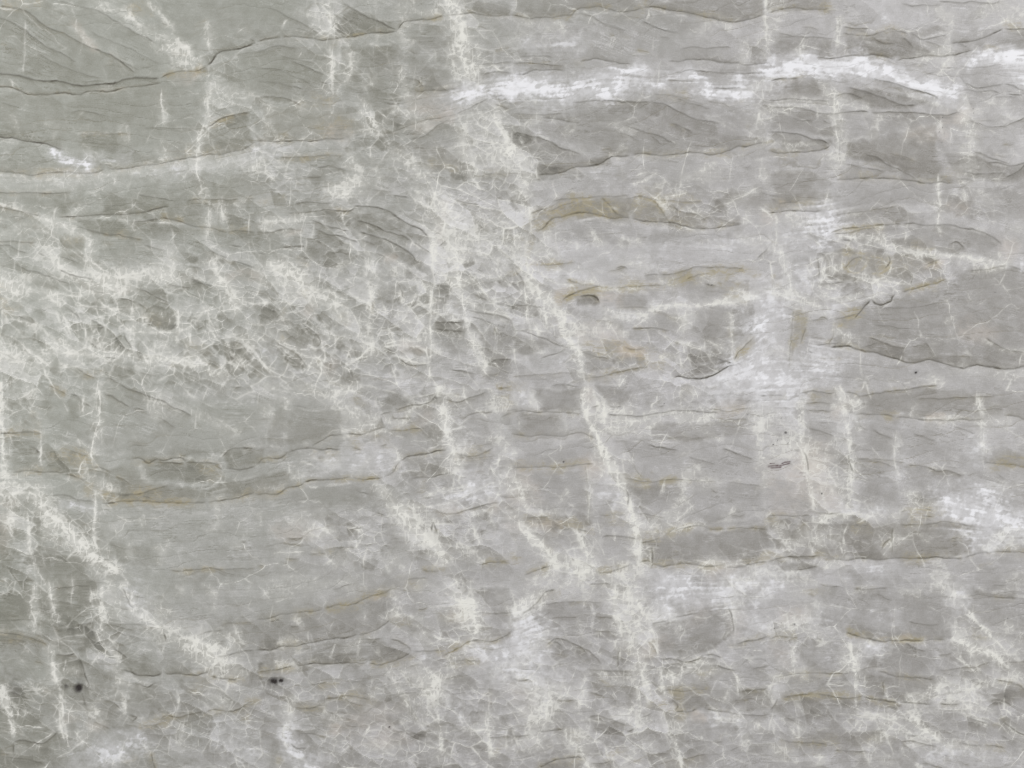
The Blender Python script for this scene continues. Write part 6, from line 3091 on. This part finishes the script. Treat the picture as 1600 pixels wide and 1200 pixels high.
# ---- beds: blocks of stone with a grey of their own, edges set by the tracing
MX = GX + 9 * fbm(GX, GY, 1 / 45, 33, 5, gain=.6); MY = GY + 6 * fbm(GX, GY, 1 / 45, 43, 5, gain=.6)
FEATH = 4 + 15 * sstep(-.5, .7, fbm(GX, GY, 1 / 60, 53, 2))
for ln in BEDS.strip().splitlines():
    if ln[0] == 'U':
        ox, oy = map(float, ln.split()[1:]); continue
    head, body = ln.split(':'); lev, ol = map(float, head.split())
    P = [(ox + float(a) / 2, oy + float(b) / 2) for a, b in (q.split(',') for q in body.split())]
    P = [(x + (x < 3) * -20 + (x > 1597) * 20, y + (y < 3) * -20 + (y > 1197) * 20) for x, y in P]
    xs = [q[0] for q in P]; ys = [q[1] for q in P]
    x0 = max(0, int((min(xs) - 24) / PX)); x1 = min(NX, int((max(xs) + 24) / PX)); y0 = max(0, int((min(ys) - 24) / PX)); y1 = min(NY, int((max(ys) + 24) / PX))
    sl = (slice(y0, y1), slice(x0, x1)); qx = MX[sl]; qy = MY[sl]
    ins = np.zeros(qx.shape, bool); dm = np.full(qx.shape, 1e6, np.float32)
    for a, b in zip(P, P[1:] + P[:1]):
        dx, dy = b[0] - a[0], b[1] - a[1]
        if dy != 0: ins ^= ((a[1] > qy) != (b[1] > qy)) & (qx < dx * (qy - a[1]) / dy + a[0])
        t = np.clip(((qx - a[0]) * dx + (qy - a[1]) * dy) / (dx * dx + dy * dy + 1e-6), 0, 1)
        dm = np.minimum(dm, np.hypot(qx - a[0] - t * dx, qy - a[1] - t * dy))
    sd = np.where(ins, dm, -dm) + 2.5 * WISP[sl]
    fe = FEATH[sl]; m = sstep(-.6 * fe, fe, sd)
    TONE[sl] = TONE[sl] + (lev / 255 + BASE_SHIFT - TONE[sl]) * m * (.52 + .28 * sstep(-.6, .6, WISP[sl])) * (.62 if max(xs) - min(xs) < 62 and max(ys) - min(ys) < 62 else 1)
    PARTS.append(('stone_bed', '')); PART[sl][m > .55] = len(PARTS) - 1
    BEDM[sl] = np.maximum(BEDM[sl], m * sstep(4, 16, sd))
    if ol: screen(OLIVE, sl, ol * .5 * m * np.clip(.8 + .4 * WISP[sl], .2, 1.2))
    screen(WHITE, sl, .16 * np.exp(-((sd + 2) / 2.2) ** 2) * np.clip(.5 + .9 * BREAK[sl], 0, 1.2) * (fe < 8))

order = 'cdopglwsvnkr'
for kk in order:
    for k, par, pts in STROKES:
        if k == kk: add(k, par, pts)

# ---- small unnamed threads: bright ones across the beds, dark ones along them
for i in range(3500):
    x, y = RS.rand() * 1600, RS.rand() * 1200
    iy, ix = int(y / PX), int(x / PX)
    if RS.rand() > .16 + 1.0 * CRK[iy, ix]: continue
    a = math.radians(90 + RS.randn() * 32) if RS.rand() < .75 else RS.rand() * 3.14; l = 5 + RS.rand() ** 2 * 26
    p = [(x + math.cos(a) * t * l + RS.randn() * 1.2, y + math.sin(a) * t * l + RS.randn() * 1.2) for t in (-.5, -.15, .2, .5)]
    add('v', (RS.choice([.8, 1.0, 1.4, 2.0]), .25 + .6 * RS.rand()), p, False)
for i in range(600):
    x, y = RS.rand() * 1600, RS.rand() * 1200
    a = ANG[int(y / PX), int(x / PX)] + RS.randn() * .12; l = 8 + RS.rand() ** 2 * 40
    p = [(x + math.cos(a) * t * l, y + math.sin(a) * t * l + RS.randn() * .8) for t in (-.5, -.2, .2, .5)]
    add('s', (.06 + .22 * RS.rand() ** 2, RS.choice([-4, -3, 3, 4, 5]), .5 * RS.rand() ** 2, .8), p, False)

# ---- put the fields together
gate = sstep(-.45, .45, fbm(GX, GY, 1 / 45, 121, 3))
NETW = np.clip(CRK * .9 + .16 + .16 * CLOUD, 0, 1) * (1 - .45 * BEDM)
rim1 = .85 * np.exp(-(E1 / (1.15 + .5 * GRIT)) ** 2) + .32 * np.exp(-E1 / 3.6); rim2 = .75 * np.exp(-(E2 / .95) ** 2) + .28 * np.exp(-E2 / 2.2)
net = np.maximum(rim1 * (.55 + .45 * gate), rim2 * (1 - .7 * gate)) * np.clip(.70 + .6 * BREAK + .7 * WISP, .1, 1.3)
mesh0 = (np.exp(-(E0 / (1.0 + .4 * GRIT)) ** 2) + .25 * np.exp(-E0 / 5)) * sstep(-.3, .6, fbm(GX, GY, 1 / 80, 311, 3)) * np.clip(.6 + .8 * BREAK, 0, 1.2)
# thin laminae: each bed darkens towards its edge, then jumps back
Q = (GY + 1.5 * wy + 5 * fbm(GX, GY, 1 / 70, 321, 2)) / 21 + .8 * fbm(GX, GY, 1 / 150, 181, 3, 1 / 70) + .010 * GX * .6 + 1.5 * fbm(GX, GY, 1 / 330, 186, 2)
LAM = (Q - np.floor(Q)); lamg = sstep(-.45, .4, fbm(GX, GY, 1 / 200, 191, 3, 1 / 36)) * (1 - .45 * CRK)
LAMS = (LAM ** 5 * sstep(1, .96, LAM) - .25 * sstep(.25, 0, LAM)) * lamg
line = sstep(.90, .955, LAM) * sstep(1, .97, LAM) * lamg
SEAM = np.maximum(SEAM, .25 * line * np.clip(.7 + .8 * BREAK, 0, 1)); screen(OLIVE, slice(None), .25 * line * sstep(-.3, .5, CLOUD))
g1 = sstep(-.5, .5, fbm(GX, GY, 1 / 75, 331, 3, 1 / 40)); g2 = sstep(-.5, .5, fbm(GX, GY, 1 / 75, 341, 3, 1 / 40))
STREAK = (.040 * np.exp(-((LONG + .8) / .30) ** 2) * g2 - .050 * np.exp(-((LONG - .8) / .28) ** 2) * g1) * np.clip(.6 + .8 * BREAK, 0, 1.2)
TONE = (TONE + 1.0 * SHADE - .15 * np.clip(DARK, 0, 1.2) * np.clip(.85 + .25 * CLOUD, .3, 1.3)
        + .010 * CLOUD + .0012 * LONG + .003 * FINE + STREAK + .018 * WISP - .016 * LAMS
        - NETW * (.12 * (V1 - .45) + .05 * (V2 - .5) + .07 * O1 * gate + .05 * O2 * (1 - gate)) + .012 * GRIT * (.5 + NETW) + .018 * BREAK * (.6 + NETW))
# crumbly minerals: the soft cloud says how much, the thread field says where
H = np.maximum(np.maximum(ridge(1 / 20, 231, 1 / 15, 2) * .95, ridge(1 / 9, 241, 1 / 26, 2)), ridge(1 / 14, 251, 1 / 9, 2) * .9) + .30 * np.exp(-E1 / 2.2) + .25 * np.exp(-E2 / 1.5) + .05 * GRIT
H = equal(H)
P = np.clip(WHITE * .80, 0, .93)
crisp = sstep(1 - P - .12, 1 - P + .17, H) * sstep(.02, .16, P)
WHITE = np.clip(.66 * WHITE + .36 * crisp * (.30 + .70 * WHITE), 0, 1)
WHITE = np.maximum(WHITE, .86 * THREAD * (.5 + .5 * H))
screen(WHITE, slice(None), NETW * net * .50); screen(WHITE, slice(None), mesh0 * .5 * (1 - .4 * BEDM))
P = np.clip(LILAC * .85, 0, .95); crispl = sstep(1 - P - .22, 1 - P + .26, equal(WISP + .25 * GRIT + .6 * BREAK + .16 * LONG)) * sstep(.02, .14, P)
LILAC = np.clip((.74 * LILAC + .55 * crispl * (.3 + .7 * LILAC)) * np.clip(.9 + .35 * BREAK0, .5, 1.15), 0, 1)
H2 = equal(ridge(1 / 9, 261, 1 / 6, 2) + .5 * BREAK + .2 * FINE)
P = np.clip(OLIVE * .9, 0, .9); OLIVE = np.clip(.62 * OLIVE + .45 * sstep(1 - P - .1, 1 - P + .2, H2) * sstep(.03, .2, P) * (.4 + .6 * OLIVE), 0, 1)
TONE = TONE + .22 * (TONE - box(TONE, 3)) + .30 * (TONE - box(TONE, 16))
pep = sstep(.7, .95, fbm(GX, GY, 1 / 3.4, 141, 2)) * np.clip(CRK * 1.2 - .4, 0, 1)
SEAM = np.maximum(SEAM, pep * .22)
GOLD = np.clip(.62 * GOLD * (.35 + .9 * sstep(.35, .75, H2)), 0, 1)
WHITE = np.clip(WHITE + .28 * (WHITE - box(WHITE, 2)), 0, 1); LILAC = np.clip(LILAC + .4 * (LILAC - box(LILAC, 2)), 0, 1)

# ---------------------------------------------------------------- stone material
def lin(c): return tuple((v / 255 / 12.92 if v / 255 < .04045 else ((v / 255 + .055) / 1.055) ** 2.4) for v in c)
def stone_material():
    m = bpy.data.materials.new('honed_stone'); m.use_nodes = True
    nt = m.node_tree; N = nt.nodes; L = nt.links
    bsdf = N['Principled BSDF']
    def attr(n):
        a = N.new('ShaderNodeAttribute'); a.attribute_name = n; s = N.new('ShaderNodeSeparateColor'); L.new(a.outputs['Color'], s.inputs[0]); return s.outputs, a.outputs['Alpha']
    (A, hue) = attr('stone_body'); (B, spot) = attr('stone_veins')
    (rg, _) = attr('stone_stain')
    tc = N.new('ShaderNodeTexCoord')
    g = N.new('ShaderNodeTexNoise'); g.inputs['Scale'].default_value = 420; g.inputs['Detail'].default_value = 4; g.inputs['Roughness'].default_value = .7
    L.new(tc.outputs['Object'], g.inputs['Vector'])
    gm = N.new('ShaderNodeMapRange'); gm.inputs[1].default_value = .3; gm.inputs[2].default_value = .7; gm.inputs[3].default_value = -.022; gm.inputs[4].default_value = .022
    L.new(g.outputs['Fac'], gm.inputs[0])
    ad = N.new('ShaderNodeMath'); ad.operation = 'ADD'; L.new(A[0], ad.inputs[0]); L.new(gm.outputs[0], ad.inputs[1])
    def ramp(stops):
        r = N.new('ShaderNodeValToRGB'); e = r.color_ramp.elements
        while len(e) < len(stops): e.new(.5)
        for el, (p, c) in zip(e, stops): el.position = p; el.color = (*lin(c), 1)
        L.new(ad.outputs[0], r.inputs[0]); return r.outputs[0]
    def mix(a, b, f, k=1.0):
        x = N.new('ShaderNodeMix'); x.data_type = 'RGBA'; x.clamp_factor = True
        if k != 1:
            q = N.new('ShaderNodeMath'); q.operation = 'MULTIPLY'; q.inputs[1].default_value = k; L.new(f, q.inputs[0]); f = q.outputs[0]
        L.new(f, x.inputs[0]); L.new(a, x.inputs[6])
        if isinstance(b, tuple): x.inputs[7].default_value = (*lin(b), 1)
        else: L.new(b, x.inputs[7])
        return x.outputs[2]
    c = mix(ramp(RAMP), ramp(RAMP2), hue)
    c = mix(c, C_OLIVE, A[1]); c = mix(c, C_PINK, A[2])
    c = mix(c, C_WHITE, B[0], K_W); c = mix(c, C_LILAC, B[1], K_L)
    c = mix(c, C_GOLD, rg[1]); c = mix(c, C_SEAM, B[2], K_S); c = mix(c, C_RUST, rg[0]); c = mix(c, C_SPOT, spot)
    L.new(c, bsdf.inputs['Base Color'])
    rr = N.new('ShaderNodeMapRange'); rr.inputs[3].default_value = .36; rr.inputs[4].default_value = .5
    L.new(B[0], rr.inputs[0]); L.new(rr.outputs[0], bsdf.inputs['Roughness'])
    bp = N.new('ShaderNodeBump'); bp.inputs['Strength'].default_value = .06; bp.inputs['Distance'].default_value = .0004
    L.new(g.outputs['Fac'], bp.inputs['Height']); L.new(bp.outputs[0], bsdf.inputs['Normal'])
    bsdf.inputs['Specular IOR Level'].default_value = .35
    return m
STONE = stone_material()
def sawn_material():
    m = bpy.data.materials.new('sawn_stone'); m.use_nodes = True; N = m.node_tree.nodes; L = m.node_tree.links
    n = N.new('ShaderNodeTexNoise'); n.inputs['Scale'].default_value = 14; n.inputs['Detail'].default_value = 8
    r = N.new('ShaderNodeValToRGB'); r.color_ramp.elements[0].color = (*lin((140, 139, 130)), 1); r.color_ramp.elements[1].color = (*lin((196, 196, 192)), 1)
    tc = N.new('ShaderNodeTexCoord'); L.new(tc.outputs['Object'], n.inputs['Vector']); L.new(n.outputs['Fac'], r.inputs[0])
    L.new(r.outputs[0], N['Principled BSDF'].inputs['Base Color']); N['Principled BSDF'].inputs['Roughness'].default_value = .8
    return m

# ---------------------------------------------------------------- the slab, cut into its visible pieces
slab = bpy.data.objects.new('stone_panel', None); scene.collection.objects.link(slab)
slab['label'] = 'pale grey honed stone panel with white veins and dark wavy seams filling the picture'; slab['category'] = 'stone panel'

HUE = sstep(200, 1300, GX + .45 * GY + 120 * CLOUD)
RELIEF = .00006 * np.clip(SEAM, 0, 1) + .0004 * np.clip(SPOT, 0, 1) - .00005 * WHITE + .000015 * GRIT  + .00004 * (fbm(GX, GY, 1 / 160, 201, 2))
edge = sstep(0, 6, np.minimum(np.minimum(GX, 1600 - GX), np.minimum(GY, 1200 - GY)))
RELIEF = RELIEF * edge
FIELD_A = np.stack([np.clip(TONE, 0, 1), np.clip(OLIVE, 0, 1), np.clip(PINK, 0, 1), HUE], -1).astype(np.float32)
FIELD_B = np.stack([np.clip(WHITE, 0, 1), np.clip(LILAC, 0, 1), np.clip(SEAM, 0, 1), np.clip(SPOT, 0, 1)], -1).astype(np.float32)
FIELD_R = np.stack([np.clip(RUST, 0, 1), GOLD, np.zeros_like(GOLD), np.ones_like(GOLD)], -1).astype(np.float32)

def make_part(name, co, quads, fa, fb, fr, label=None):
    me = bpy.data.meshes.new(name)
    n = len(co); f = len(quads)
    me.vertices.add(n); me.vertices.foreach_set('co', np.ascontiguousarray(co, np.float32).ravel())
    me.loops.add(4 * f); me.loops.foreach_set('vertex_index', np.ascontiguousarray(quads, np.int32).ravel())
    me.polygons.add(f); me.polygons.foreach_set('loop_start', np.arange(0, 4 * f, 4, dtype=np.int32))
    me.update(calc_edges=True)
    for an, dat in (('stone_body', fa), ('stone_veins', fb), ('stone_stain', fr)):
        a = me.attributes.new(an, 'FLOAT_COLOR', 'POINT'); a.data.foreach_set('color', np.ascontiguousarray(dat, np.float32).ravel())
    me.materials.append(STONE)
    o = bpy.data.objects.new(name, me); scene.collection.objects.link(o); o.parent = slab
    if label: o['label'] = label
    return o

CO = np.stack([wx_(GX), RELIEF, wz_(GY)], -1).reshape(-1, 3)
FA = FIELD_A.reshape(-1, 4); FB = FIELD_B.reshape(-1, 4); FR = FIELD_R.reshape(-1, 4)
ii = np.arange(NX * NY).reshape(NY, NX)
QUADS = np.stack([ii[1:, :-1], ii[1:, 1:], ii[:-1, 1:], ii[:-1, :-1]], -1).reshape(-1, 4)
FP = PART[:-1, :-1].ravel()
order_f = np.argsort(FP, kind='stable'); FPs = FP[order_f]
starts = np.searchsorted(FPs, np.arange(len(PARTS))); stops = np.searchsorted(FPs, np.arange(len(PARTS)), side='right')

# the part of the face outside the picture, coarser, grown from the same bands
mx = np.concatenate([np.linspace(-MARGIN, 0, 126), np.linspace(0, 1600, 401)[1:], np.linspace(1600, 1600 + MARGIN, 126)[1:]])
my = np.concatenate([np.linspace(-MARGIN, 0, 126), np.linspace(0, 1200, 301)[1:], np.linspace(1200, 1200 + MARGIN, 126)[1:]])
RX, RY = np.meshgrid(mx, my)
outd = np.maximum(np.maximum(-RX, RX - 1600), np.maximum(-RY, RY - 1200)); outd = np.maximum(outd, 0)
refl = lambda q, n: np.abs((q + n) % (2 * n) - n)
def sample(F, qx, qy):
    jx = np.clip(np.rint(refl(qx, 1600.) / PX), 0, NX - 1).astype(int); jy = np.clip(np.rint(refl(qy, 1200.) / PX), 0, NY - 1).astype(int)
    return F[jy, jx]
wob = 30 * fbm(RX, RY, 1 / 160, 211, 3); far = sstep(0, 70, outd + .6 * wob)[..., None]
def grown(F):                                     # the same beds run on, then give way to another stretch of the stone
    return (sample(F, RX, RY) * (1 - far) + sample(F, RX + 740 + wob, RY + 14 + .5 * wob) * far).reshape(-1, 4)
rco = np.stack([wx_(RX), np.zeros_like(RX), wz_(RY)], -1).reshape(-1, 3)
ri = np.arange(RX.size).reshape(RX.shape)
rq = np.stack([ri[1:, :-1], ri[1:, 1:], ri[:-1, 1:], ri[:-1, :-1]], -1)
inside = (RX[:-1, :-1] > -.01) & (RX[1:, 1:] < 1600.01) & (RY[:-1, :-1] > -.01) & (RY[1:, 1:] < 1200.01)
rq = rq[~inside]; ru, rinv = np.unique(rq, return_inverse=True); rq = rinv.reshape(-1, 4); rco = rco[ru]

for k, (nm, lab) in enumerate(PARTS):
    q = order_f[starts[k]:stops[k]]
    if len(q) == 0 or (k and len(q) < 8): 
        if len(q) and k: stray = np.concatenate([stray, q])
        continue
    if k == 0: stray = q; continue
    vq = QUADS[q]; uv, inv = np.unique(vq, return_inverse=True)
    make_part(nm, CO[uv], inv.reshape(-1, 4), FA[uv], FB[uv], FR[uv], lab or None)
vq = QUADS[stray]; uv, inv = np.unique(vq, return_inverse=True)
make_part('slab_face', np.vstack([CO[uv], rco]), np.vstack([inv.reshape(-1, 4), rq + len(uv)]),
          np.vstack([FA[uv], grown(FIELD_A)[ru]]), np.vstack([FB[uv], grown(FIELD_B)[ru]]), np.vstack([FR[uv], grown(FIELD_R)[ru]]))

# sawn edges and back, twenty millimetres thick
x0, x1, z0, z1 = wx_(-MARGIN), wx_(1600 + MARGIN), wz_(1200 + MARGIN), wz_(-MARGIN)
b = .002; pv = []
for y, ins in ((0.0, 0.0), (.018, 0.0), (.02, b)):
    pv += [(x0 + ins, y, z0 + ins), (x1 - ins, y, z0 + ins), (x1 - ins, y, z1 - ins), (x0 + ins, y, z1 - ins)]
pf = [(r * 4 + j, r * 4 + 4 + j, r * 4 + 4 + (j + 1) % 4, r * 4 + (j + 1) % 4) for r in (0, 1) for j in range(4)] + [(8, 11, 10, 9)]
me = bpy.data.meshes.new('slab_edge'); me.from_pydata(pv, [], pf); me.materials.append(sawn_material())
o = bpy.data.objects.new('slab_edge', me); scene.collection.objects.link(o); o.parent = slab
